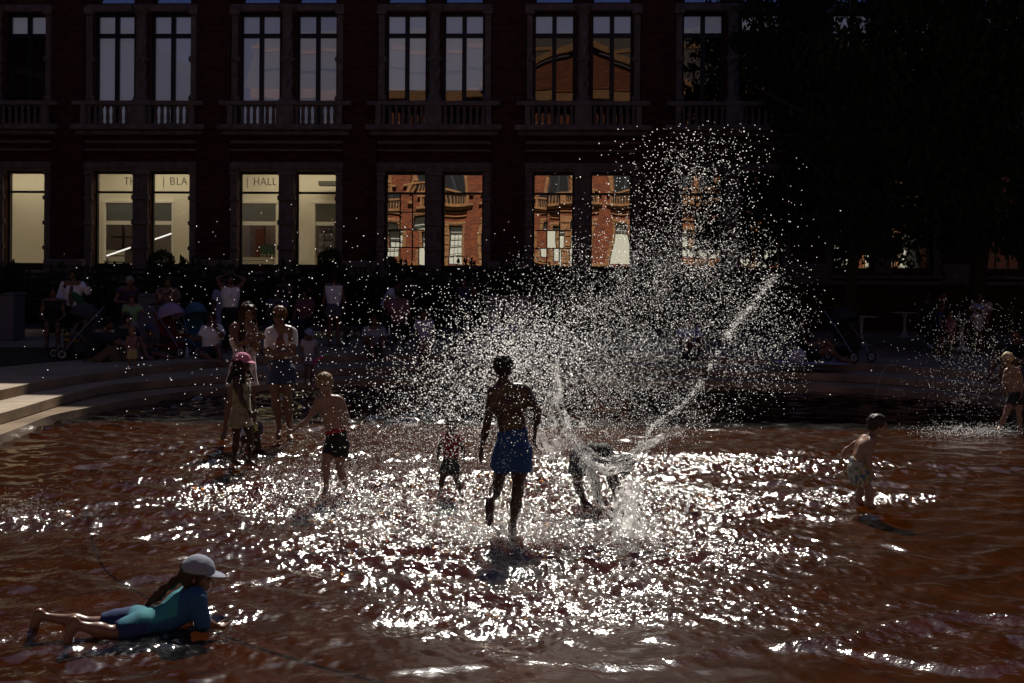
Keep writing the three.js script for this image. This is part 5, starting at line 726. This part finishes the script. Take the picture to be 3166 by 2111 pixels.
back('woman in a white T-shirt sitting across the nearest white table', 3035, 27.2, T_, 'seat', -0.9, 1.7, { hair: 'brown', hairStyle: 'bun', skin: 'tan', clothes: [top('t_shirt', [0.46, 0.42, 0.52]), trousers([0.10, 0.05, 0.07])] }, { seat: 0.5, J: (q) => ({ eL: q(-0.12, 0.5, 0.14), wL: q(-0.06, 0.64, 0.2) }) });
back('child in a pale blue cap and white dress beside the nearest white table', 3024, 25.4, T_, 'stand', 0.4, 1.08, { hair: 'brown', cap: [0.34, 0.40, 0.66], clothes: [top('dress', [0.50, 0.48, 0.50], { sleeve: 0.4, hem: -0.25 })] });
back('person with white shoes sitting in deep shade left of the nearest white table', 2866, 26.0, T_, 'seat', 0, 1.74, { hair: 'black', skin: 'brown', clothes: [top('top', [0.012, 0.012, 0.014]), trousers([0.012, 0.012, 0.014]), { kind: 'custom', name: 'shoes', color: [0.5, 0.5, 0.56], fold: 0.001, prims: (J, B, h) => ['L', 'R'].map((n) => cap(mix(J['a' + n], J['t' + n], -0.1), J['t' + n], 0.052, 0.045)) }] }, { seat: 0.5 });
back('adult in dark clothes squatting by the steps at the right edge', 3150, 19.6, 0.3, 'floor', -1.2, 1.78, { hair: 'black', skin: 'tan', clothes: [top('shirt', [0.012, 0.012, 0.014]), shorts([0.05, 0.08, 0.22], { len: 0.9 })] });
// ---------------------------------------------------------------- things on the terrace
function tube(pts, r, n = 24, closed = false) { return new THREE.TubeGeometry(new THREE.CatmullRomCurve3(pts, closed, 'catmullrom', 0.2), n, r, 7, closed); }
function pushchair(label, px, d, yaw, c, hoodC) {
  const p = P(px, HOR, d), t = thing('pushchair', label, 'pushchair', V(p.x, T_, p.z)); t.rotation.y = yaw;
  const metal = mat(0.30, 0.30, 0.32, 0.35, { metalness: 0.8 }), rubber = mat(0.02, 0.02, 0.02, 0.8), cloth = mat(...c, 0.9), hood = mat(...hoodC, 0.9), wheelM = mat(0.5, 0.5, 0.52, 0.5);
  part(t, 'frame', merge([-1, 1].flatMap((e) => [tube([V(e * 0.24, 0.12, 0.36), V(e * 0.24, 0.5, 0.05), V(e * 0.24, 1.0, -0.42)], 0.013), tube([V(e * 0.24, 0.12, -0.3), V(e * 0.24, 0.45, 0.0), V(e * 0.23, 0.6, 0.2)], 0.012)]).concat([tube([V(-0.24, 0.14, -0.3), V(0.24, 0.14, -0.3)], 0.012)])), metal);
  part(t, 'handle', tube([V(-0.24, 1.0, -0.42), V(-0.2, 1.05, -0.47), V(0.2, 1.05, -0.47), V(0.24, 1.0, -0.42)], 0.02), rubber);
  part(t, 'seat', merge([box(-0.21, 0.21, 0.40, 0.46, -0.14, 0.2, 0.02), box(-0.21, 0.21, 0, 0.55, -0.03, 0.03, 0.02).rotateX(-0.45).translate(0, 0.42, -0.15), box(-0.19, 0.19, 0.12, 0.3, -0.24, 0.1, 0.04)]), cloth);
  const g = new THREE.SphereGeometry(0.3, 20, 12, 0, Math.PI * 2, 0, Math.PI * 0.5).scale(0.82, 1, 1.05).rotateX(-0.35); part(t, 'hood', g.translate(0, 0.78, -0.14), hood);
  for (const [x, z] of [[-0.25, 0.36], [0.25, 0.36], [-0.25, -0.3], [0.25, -0.3]]) { const w = part(t, 'wheel', new THREE.TorusGeometry(0.095, 0.022, 8, 24).rotateY(Math.PI / 2).translate(x, 0.117, z), rubber); part(w, 'hub', new THREE.TorusGeometry(0.062, 0.016, 6, 20).rotateY(Math.PI / 2).translate(x, 0.117, z), wheelM); }
  return t;
}
pushchair('grey folding pushchair with thin silver bars behind the man in navy', 240, 21.8, -0.9, [0.06, 0.06, 0.075], [0.05, 0.05, 0.06]);
pushchair('red pushchair with a lavender cloth draped over its hood', 545, 22.6, 1.1, [0.18, 0.02, 0.02], [0.36, 0.28, 0.44]);
pushchair('black pushchair standing alone on the terrace at the right', 2625, 22.4, 0.55, [0.012, 0.012, 0.014], [0.02, 0.018, 0.022]);
pushchair('pushchair with a teal patterned seat by the man in white', 612, 23.6, 0.6, [0.03, 0.14, 0.20], [0.06, 0.16, 0.22]);
const tableGeo = new THREE.LatheGeometry([[0.001, 0], [0.26, 0], [0.25, 0.015], [0.14, 0.05], [0.065, 0.14], [0.04, 0.28], [0.035, 0.45], [0.045, 0.6], [0.085, 0.69], [0.12, 0.71]].map(([x, y]) => new THREE.Vector2(x, y)), 28), tableTop = new THREE.LatheGeometry([[0.001, 0.71], [0.40, 0.71], [0.42, 0.722], [0.42, 0.732], [0.41, 0.74], [0.001, 0.74]].map(([x, y]) => new THREE.Vector2(x, y)), 40);
[[2976, 26.4, 'white pedestal table with cups on it, nearest of the tables at the right'], [2798, 33.0, 'white pedestal table farthest back in the shade'], [2664, 28.6, 'white pedestal table behind the black pushchair']].forEach(([px, d, label]) => { const p = P(px, HOR, d), t = thing('pedestal_table', label, 'table', V(p.x, T_, p.z)); part(t, 'pedestal', tableGeo, mat(0.62, 0.6, 0.6, 0.35)); part(t, 'table_top', tableTop, mat(0.62, 0.6, 0.6, 0.35)); });
{ const p = P(2976, HOR, 26.4); [[-0.12, 0.1, 'left of the dark box'], [0.18, 0.1, 'right of the dark box']].forEach(([x, z, w]) => { const t = thing('cup', 'small pale cup on the nearest white table, ' + w, 'cup', V(p.x + x, T_ + 0.74, p.z + z)); part(t, 'cup_body', new THREE.LatheGeometry([[0.001, 0], [0.028, 0], [0.04, 0.11], [0.036, 0.11], [0.026, 0.008], [0.001, 0.008]].map(([a, b]) => new THREE.Vector2(a, b)), 18), mat(0.6, 0.58, 0.55, 0.6)); });
  const t = thing('lunch_box', 'dark lunch box on the nearest white table between the cups', 'box', V(p.x + 0.03, T_ + 0.74, p.z + 0.08)); part(t, 'box_body', box(-0.09, 0.09, 0, 0.12, -0.06, 0.06, 0.015), mat(0.02, 0.02, 0.025, 0.5)); part(t, 'lid', box(-0.095, 0.095, 0.121, 0.14, -0.065, 0.065, 0.008), mat(0.03, 0.03, 0.035, 0.5));
  const q = P(2505, HOR, 21.9), b = thing('blanket', 'pale blanket spread on the terrace edge under the seated person in black', 'blanket', V(q.x, T_, q.z)), g = new THREE.PlaneGeometry(1.3, 0.9, 30, 20).rotateX(-Math.PI / 2), a = g.attributes.position; for (let i = 0; i < a.count; i++) a.setY(i, 0.012 + 0.02 * noise(a.getX(i) * 7, 3, a.getZ(i) * 7)); g.computeVertexNormals(); part(b, 'cloth', g, mat(0.36, 0.34, 0.44, 0.95));
  const k = P(2466, HOR, 21.7), bag = thing('bag', 'crumpled white bag standing on the pale blanket', 'bag', V(k.x, T_ + 0.03, k.z)); part(bag, 'bag_body', meshField([ell(V(0, 0.1, 0), [0.16, 0.12, 0.1], frameOf(V(0, 0, 1))), ell(V(0.05, 0.18, 0), [0.08, 0.07, 0.06], frameOf(V(0.2, 0, 1)))], 0.016, 60, { fold: [0.05, 14, 14] }), mat(0.5, 0.5, 0.58, 0.8)); part(bag, 'handle', new THREE.TorusGeometry(0.06, 0.008, 6, 16, Math.PI).translate(0.02, 0.22, 0), mat(0.5, 0.5, 0.58, 0.8));
  const bp = P(580, HOR, 22.2), bo = thing('water_bottle', 'clear blue water bottle on the terrace edge beside the man in white', 'bottle', V(bp.x, T_, bp.z)); part(bo, 'bottle_body', new THREE.LatheGeometry([[0.001, 0], [0.036, 0.004], [0.038, 0.15], [0.018, 0.2], [0.014, 0.22]].map(([x, y]) => new THREE.Vector2(x, y)), 18), mat(0.3, 0.42, 0.6, 0.2)); part(bo, 'bottle_cap', new THREE.CylinderGeometry(0.016, 0.016, 0.02, 14).translate(0, 0.231, 0), mat(0.4, 0.4, 0.5, 0.5));
  const w = P(905, HOR, 27.2), be = thing('bench', 'long low bench in front of the hedge under the two seated people', 'bench', V(w.x, T_, w.z)); part(be, 'seat', box(-1.6, 1.6, 0.38, 0.44, -0.22, 0.22, 0.015), mat(0.12, 0.09, 0.07, 0.8)); for (const x of [-1.3, 0, 1.3]) part(be, 'leg', box(x - 0.05, x + 0.05, 0, 0.38, -0.18, 0.18, 0.01), mat(0.05, 0.05, 0.05, 0.6)); }
// stools under the other seated people
[[165, 23.65, 0.5, 'under the woman in the black dress'], [1232, 25.0, 0.5, 'under the person in dusky pink'], [2912, 27.0, 0.5, 'under the man in dark clothes at the table'], [3035, 27.2, 0.5, 'under the woman in the white T-shirt'], [2866, 26.0, 0.5, 'under the person with white shoes']].forEach(([px, d, h, w]) => { const p = P(px, HOR, d), t = thing('stool', 'dark round stool ' + w, 'stool', V(p.x, T_, p.z)); part(t, 'seat', new THREE.CylinderGeometry(0.19, 0.19, 0.04, 24).translate(0, h - 0.06, 0), mat(0.05, 0.045, 0.045, 0.6)); for (let k = 0; k < 4; k++) { const a = k * Math.PI / 2 + 0.6; part(t, 'leg', tube([V(0.14 * Math.cos(a), h - 0.08, 0.14 * Math.sin(a)), V(0.19 * Math.cos(a), 0, 0.19 * Math.sin(a))], 0.012, 2), mat(0.05, 0.05, 0.05, 0.5)); } });
// ---------------------------------------------------------------- flying water
const dropGeo = (() => { // a small open shell of water, so that sunlight from behind passes through to the eye
  const g = new THREE.SphereGeometry(1, 6, 2, 0, Math.PI * 2, 0, Math.PI * 0.36); g.deleteAttribute('uv'); return g; })();
const dropMat = mat(1, 1, 1, 0.97, { transmission: 1, thickness: 0, ior: 1.45 });
function scatter(name, label, category, list) { // list: [Vector3, radius, stretch direction or null]
  const m = new THREE.InstancedMesh(dropGeo, dropMat, list.length), q = new THREE.Quaternion(), e = new THREE.Euler(), r = rng(list.length), M = new THREE.Matrix4(), up = V(0, 1, 0);
  list.forEach(([p, s, dir, l], i) => { if (dir) { q.setFromUnitVectors(up, dir); M.compose(p, q, V(s, s * (l ?? 2), s)); } else { e.set(r() * 6.3, r() * 6.3, r() * 6.3); M.compose(p, q.setFromEuler(e), V(s * (0.8 + 0.5 * r()), s * (0.8 + 0.7 * r()), s)); } m.setMatrixAt(i, M); });
  m.name = numbered(name); m.userData = { label, category, kind: 'stuff' }; scene.add(shade(m)); return m;
}
const gauss = (r) => Math.sqrt(-2 * Math.log(1 - r() + 1e-9)) * Math.cos(6.283 * r());
const inPoly = (poly, x, y) => { let c = false; for (let i = 0, j = poly.length - 1; i < poly.length; j = i++) { const [a, b] = poly[i], [d, e] = poly[j]; if ((b > y) !== (e > y) && x < (d - a) * (y - b) / (e - b) + a) c = !c; } return c; };
{
  const r = rng(99), fine = [], mid = [], low = [], edge = [];
  const px = 1 / F;
  // the tall fan: dense fine spray inside, larger and sparser drops round its top and right
  const fan = [[1330, 1330], [1180, 1120], [1230, 900], [1480, 820], [1800, 700], [1960, 520], [2100, 410], [2260, 470], [2330, 700], [2470, 820], [2560, 960], [2510, 1110], [2380, 1240], [2200, 1330], [1950, 1420], [1700, 1420]];
  const blobsF = [[1950, 1010, 250, 190, 1], [1850, 1220, 260, 140, 1], [2120, 860, 190, 150, 0.8], [2150, 660, 120, 140, 0.4], [2300, 1010, 150, 150, 0.55], [2150, 500, 100, 70, 0.13], [1720, 960, 200, 110, 0.3], [2400, 1150, 140, 90, 0.3], [2080, 1290, 200, 80, 0.6]];
  let n = 0; while (n < 24000) { const x = 1150 + r() * 1450, y = 400 + r() * 1050; let w = 0; for (const [a, b, c, d, k] of blobsF) w = Math.max(w, k * Math.exp(-((x - a) ** 2) / c / c / 1.2 - ((y - b) ** 2) / d / d / 1.2)); w *= 0.45 + 1.1 * noise(x / 60, y / 60, 5); if (r() > w || !inPoly(fan, x + gauss(r) * 45, y + gauss(r) * 45)) continue; const d = 8.3 + r() * 3.4; fine.push([P(x, y, d), d * px * (r() < 0.74 ? 0.75 + 0.45 * r() : 1.3 + 1.2 * r() * r())]); n++; }
  // larger drops, thrown wide
  for (let i = 0; i < 1500; i++) { const [a, b, c, d] = [[2180, 640, 140, 150], [2330, 930, 120, 160], [2140, 480, 110, 60], [1980, 700, 120, 120]][Math.floor(r() * 4)], x = a + gauss(r) * c, y = b + gauss(r) * d; if (y < 370 || (x < 1560 && r() < 0.8)) continue; const q = 8.5 + r() * 2.5; edge.push([P(x, y, q), q * px * (1.5 + 1.3 * r() * r())]); }
  // the burst round the boy
  for (let i = 0; i < 6800; i++) { let x = 1580 + gauss(r) * 170, y = 1085 + gauss(r) * 110; if (r() < 0.45) { x = 1470 + gauss(r) * 150; y = 1220 + gauss(r) * 95; } if (y < 930 - Math.abs(x - 1650) * 0.15 && r() < 0.75) continue; if (x > 1860 && r() < 0.7) continue; const q = 8.95 + Math.abs(gauss(r)) * 0.9 - (r() < 0.07 ? 0.5 : 0); mid.push([P(x, y, q), q * px * (1.25 + 1.7 * r() * r() + (r() < 0.08 ? 1.6 : 0))]); }
  for (let i = 0; i < 420; i++) mid.push([P(1575 + gauss(r) * 60, 1350 + gauss(r) * 150, 8.3 + r() * 0.2), 8.4 * px * (1.2 + 1.2 * r() * r())]);
  for (let i = 0; i < 3300; i++) { const x = 1350 + gauss(r) * 160, y = 1340 + gauss(r) * 90, q = 9 + r() * 1.6; mid.push([P(x, y, q), q * px * (1.0 + 0.7 * r() * r())]); }
  for (let i = 0; i < 1500; i++) { const x = 1850 + gauss(r) * 80, y = 1450 + gauss(r) * 75, q = 8.6 + r() * 0.5; mid.push([P(x, y, q), q * px * (0.8 + 1.0 * r() * r())]); }
  for (let i = 0; i < 1500; i++) { const x = 1640 + gauss(r) * 125, y = 1045 + gauss(r) * 65 + Math.abs(x - 1650) * 0.25, q = 8.95 + Math.abs(gauss(r)) * 0.5; mid.push([P(x, y, q), q * px * (1.7 + 1.6 * r() * r())]); }
  // single drops flung wide over the whole width
  for (let i = 0; i < 750; i++) { const x = 1150 + gauss(r) * 330, y = 1060 + gauss(r) * 190; if (y > 1400 || y < 600) continue; const q = 8.6 + r() * 3; edge.push([P(x, y, q), q * px * (1.4 + 1.2 * r() * r())]); }
  for (let i = 0; i < 130; i++) { const x = 600 + gauss(r) * 260, y = 1000 + gauss(r) * 170; if (x < 60 || y < 600 || y > 1350) continue; const q = 8.6 + r() * 2.4; edge.push([P(x, y, q), q * px * (1.4 + 0.8 * r())]); }
  // low mist over the churned water
  for (let i = 0; i < 17000; i++) { const [a, b, c, k] = [[1540, 1625, 110, 34], [1640, 1640, 100, 30], [1380, 1560, 260, 60], [1000, 1500, 110, 40], [1100, 1560, 200, 30], [1820, 1560, 200, 70], [1960, 1650, 90, 30], [1250, 1440, 260, 60]][Math.floor(r() * 8)], x = a + gauss(r) * c, y = b + gauss(r) * k; if (y > 1720) continue; const g = G(x, y + 10 + Math.abs(gauss(r)) * 40), q = Math.max(7.2, -g.z + 0.05), p = P(x, y, q); if (p.y < 0.005) continue; low.push([p, q * px * (0.8 + 0.7 * r() * r())]); }
  scatter('water_spray', 'tall fan of fine backlit spray rising right of the running boy', 'spray', fine);
  scatter('water_spray', 'burst of bright drops round the head and shoulders of the running boy', 'spray', mid);
  scatter('water_spray', 'large single drops thrown wide above and beside the fan of spray', 'spray', edge);
  scatter('water_spray', 'low white mist over the churned water at the feet of the running boy', 'spray', low);
  // spray beside the blond boy and its bright patch on the water
  const far = []; for (let i = 0; i < 1500; i++) { const x = 3010 + gauss(r) * 95, y = 1120 + gauss(r) * 110; if (y > 1335 || y < 920 || x > 3200) continue; const q = 14.2 + r() * 1.6; far.push([P(x, y, q), q * px * (0.65 + 0.65 * r() * r())]); }
  for (let i = 0; i < 1700; i++) { const x = 3000 + gauss(r) * 90, y = 1335 + gauss(r) * 13, q = 14.6 + gauss(r) * 0.3; const p = P(x, y, q); if (p.y > 0.01) far.push([p, q * px * (0.6 + 0.6 * r())]); }
  scatter('water_spray', 'cloud of spray beside the blond boy at the right edge', 'spray', far);
  const leftS = []; for (let i = 0; i < 900; i++) { const x = 60 + gauss(r) * 75, y = 1590 + gauss(r) * 36; const q = 9.2 + gauss(r) * 0.25, p = P(x, y, q); if (p.y > 0.005) leftS.push([p, q * px * (0.6 + 0.6 * r())]); }
  scatter('water_spray', 'faint low spray over the water at the left edge', 'spray', leftS);
  // the curving jet at the right
  const jet = new THREE.CatmullRomCurve3([[1988, 1420], [2010, 1330], [2062, 1282], [2120, 1240], [2168, 1180], [2215, 1100], [2270, 1010], [2330, 935], [2395, 855]].map(([x, y]) => P(x, y, 9.0))), js = [];
  for (let i = 0; i < 2600; i++) { const t = r(), p = jet.getPointAt(t), d = jet.getTangentAt(t), clump = 2.8 * noise(t * 48, 2, 3) - 0.85; if (r() > clump) continue; const w = (2.5 + 9 * t * r() + (r() < 0.25 ? 14 : 0)) * 9 * px; p.add(V(gauss(r) * w, gauss(r) * w, gauss(r) * w * 2)); js.push([p, 9 * px * (1.2 + 2.8 * r() * r() * r()), r() < 0.4 ? d : null, 1.3 + r()]); }
  scatter('water_jet', 'curving rope of bright drops rising to the upper right', 'water jet', js);
  // the small dim jet arching over the far steps
  const arc = new THREE.CatmullRomCurve3([[2704, 1250], [2712, 1200], [2724, 1160], [2742, 1132], [2756, 1128], [2772, 1140], [2784, 1170], [2796, 1222]].map(([x, y]) => P(x, y, 17.4))), as = [];
  for (let i = 0; i < 150; i++) { const t = r(), p = arc.getPointAt(t); p.add(V(gauss(r) * 0.01, gauss(r) * 0.01, gauss(r) * 0.01)); as.push([p, 0.004 + 0.003 * r(), arc.getTangentAt(t), 2]); }
  scatter('water_jet', 'thin dim jet arching over the water in front of the far steps', 'water jet', as);
}
// ---- glassy sheets and strings of water
{
  const r = rng(17), glass = mat(1, 1, 1, 0.44, { transmission: 1, thickness: 0, ior: 1.5 });
  // a torn sheet swept along a line of picture places, w: half widths in picture pixels
  function sheet(line, d, seed, hole, along = 260, across = 46) {
    const c = new THREE.CatmullRomCurve3(line.map(([x, y]) => V(x, y, 0))), ws = line.map((p) => p[2]), pos = [], idx = [], keep = [];
    for (let i = 0; i <= along; i++) { const t = i / along, p = c.getPoint(t), tg = c.getTangent(t), f = t * (ws.length - 1), k = Math.min(ws.length - 2, Math.floor(f)), w = ws[k] + (ws[k + 1] - ws[k]) * (f - k);
      for (let j = 0; j <= across; j++) { const s = j / across * 2 - 1, e = w * (1 + 0.4 * (noise(t * 14, s > 0 ? 3 : 9, seed) - 0.5)), x = p.x - tg.y * s * e + 5 * (noise(t * 30, s * 4, seed + 3) - 0.5), y = p.y + tg.x * s * e + 5 * (noise(t * 30, s * 4, seed + 7) - 0.5), dz = 0.10 * (noise(t * 9, s * 3.2, seed + 1) - 0.5) + 0.05 * (noise(t * 16, s * 14, seed + 2) - 0.5) + 0.025 * (noise(t * 30, s * 34, seed + 5) - 0.5), q = P(x, y, d + dz + 0.06 * s * s); pos.push(q.x, q.y, q.z); keep.push(noise(t * 11, s * 5, seed + 11) * 0.55 + noise(t * 26, s * 16, seed + 13) * 0.45 > hole - 0.12 * Math.abs(s) * Math.abs(s)); } }
    const n = across + 1; for (let i = 0; i < along; i++) for (let j = 0; j < across; j++) { const a = i * n + j; if (keep[a] && keep[a + n + 1]) idx.push(a, a + n, a + 1, a + 1, a + n, a + n + 1); }
    const g = new THREE.BufferGeometry(); g.setAttribute('position', new THREE.Float32BufferAttribute(pos, 3)); g.setIndex(idx); g.computeVertexNormals(); return g;
  }
  const t = thing('water_splash', 'glassy torn arc of water sweeping down right of the running boy', 'splash', V(0, 0, 0));
  const put = (name, g) => { g.computeBoundingSphere(); return part(t, name, g, glass); };
  put('sheet', sheet([[1722, 1110, 4], [1720, 1170, 12], [1712, 1235, 26], [1706, 1300, 48], [1712, 1360, 56], [1735, 1400, 40]], 9.15, 1, 0.40));
  put('sheet', sheet([[1728, 1210, 8], [1744, 1290, 12], [1772, 1355, 15], [1806, 1402, 20], [1850, 1432, 26], [1900, 1440, 30], [1945, 1420, 26], [1990, 1382, 18], [2050, 1348, 8]], 9.05, 5, 0.42));
  put('sheet', sheet([[1806, 1410, 20], [1826, 1470, 22], [1842, 1520, 14], [1862, 1568, 8], [1900, 1596, 5]], 8.95, 9, 0.47));
  put('sheet', sheet([[1855, 1440, 10], [1875, 1455, 14], [1900, 1452, 12]], 8.9, 19, 0.4, 40, 12));
  // beads and threads breaking off the torn edges
  const beads = [], chain = (line, d, n, spread) => { const c = new THREE.CatmullRomCurve3(line.map(([x, y]) => P(x, y, d))); for (let i = 0; i < n; i++) { const q = r(); if (noise(q * 23, n, line[0][0]) < 0.38) continue; const p = c.getPointAt(q), tg = c.getTangentAt(q), w = spread * d / F; beads.push([p.add(V(gauss(r) * w, gauss(r) * w, gauss(r) * w)), d / F * (0.7 + 1.5 * r() * r()), r() < 0.55 ? tg : null, 1.6 + 2.2 * r()]); } };
  for (const [l, n, w] of [[[[1722, 1105], [1724, 1160], [1742, 1260], [1772, 1350], [1810, 1405], [1860, 1440]], 900, 5], [[[1722, 1120], [1690, 1160], [1672, 1198], [1662, 1210]], 140, 3], [[[1664, 1208], [1700, 1216], [1740, 1250]], 130, 3], [[[1745, 1290], [1790, 1302], [1820, 1330]], 110, 2.5], [[[1845, 1172], [1860, 1162], [1890, 1168]], 60, 2], [[[1700, 1300], [1690, 1360], [1700, 1420], [1740, 1470]], 700, 22], [[[1860, 1436], [1920, 1440], [1990, 1385], [2060, 1345], [2130, 1342]], 650, 6], [[[2050, 1348], [2062, 1368], [2056, 1400], [2040, 1430], [2020, 1460]], 130, 3], [[[2056, 1340], [2010, 1362], [1962, 1372]], 120, 3], [[[1806, 1410], [1830, 1490], [1862, 1570], [1915, 1600]], 420, 7], [[[2140, 1520], [2120, 1580], [2090, 1622], [2070, 1650], [2068, 1690]], 170, 3], [[[1950, 1480], [1945, 1560], [1950, 1660]], 2600, 19], [[[2000, 1650], [2040, 1600], [2070, 1540]], 200, 12], [[[1890, 1660], [1870, 1610], [1880, 1570]], 160, 10]]) chain(l, 8.95, n, w);
  scatter('water_spray', 'beads and threads breaking off the glassy arc right of the running boy', 'spray', beads);
  const u = thing('water_splash', 'upright column of white water thrown up right of the running boy', 'splash', V(0, 0, 0));
  const putU = (name, g) => part(u, name, g, mat(1, 1, 1, 0.62, { transmission: 1, thickness: 0, ior: 1.5 }));
  putU('sheet', sheet([[1930, 1662, 34], [1925, 1610, 30], [1922, 1560, 28], [1932, 1510, 24], [1948, 1478, 10]], 8.5, 31, 0.30, 90, 26));
  putU('sheet', sheet([[1975, 1664, 30], [1972, 1600, 24], [1974, 1550, 16], [1982, 1500, 8]], 8.55, 37, 0.33, 80, 22));
  const foot = thing('water_splash', 'low ring of splash kicked up round the feet of the running boy', 'splash', V(0, 0, 0));
  for (const [x, y, w, d] of [[1510, 1640, 44, 8.62], [1585, 1660, 46, 8.66]]) part(foot, 'sheet', sheet([[x - w, y - 16, 5], [x - w * 0.5, y - 2, 13], [x, y + 4, 15], [x + w * 0.5, y - 2, 13], [x + w, y - 16, 5]], d, x, 0.42, 70, 16), glass);
}
scene.traverse((o) => { if (o.isMesh) { o.castShadow = true; o.receiveShadow = true; } });
renderer.render(scene, camera);
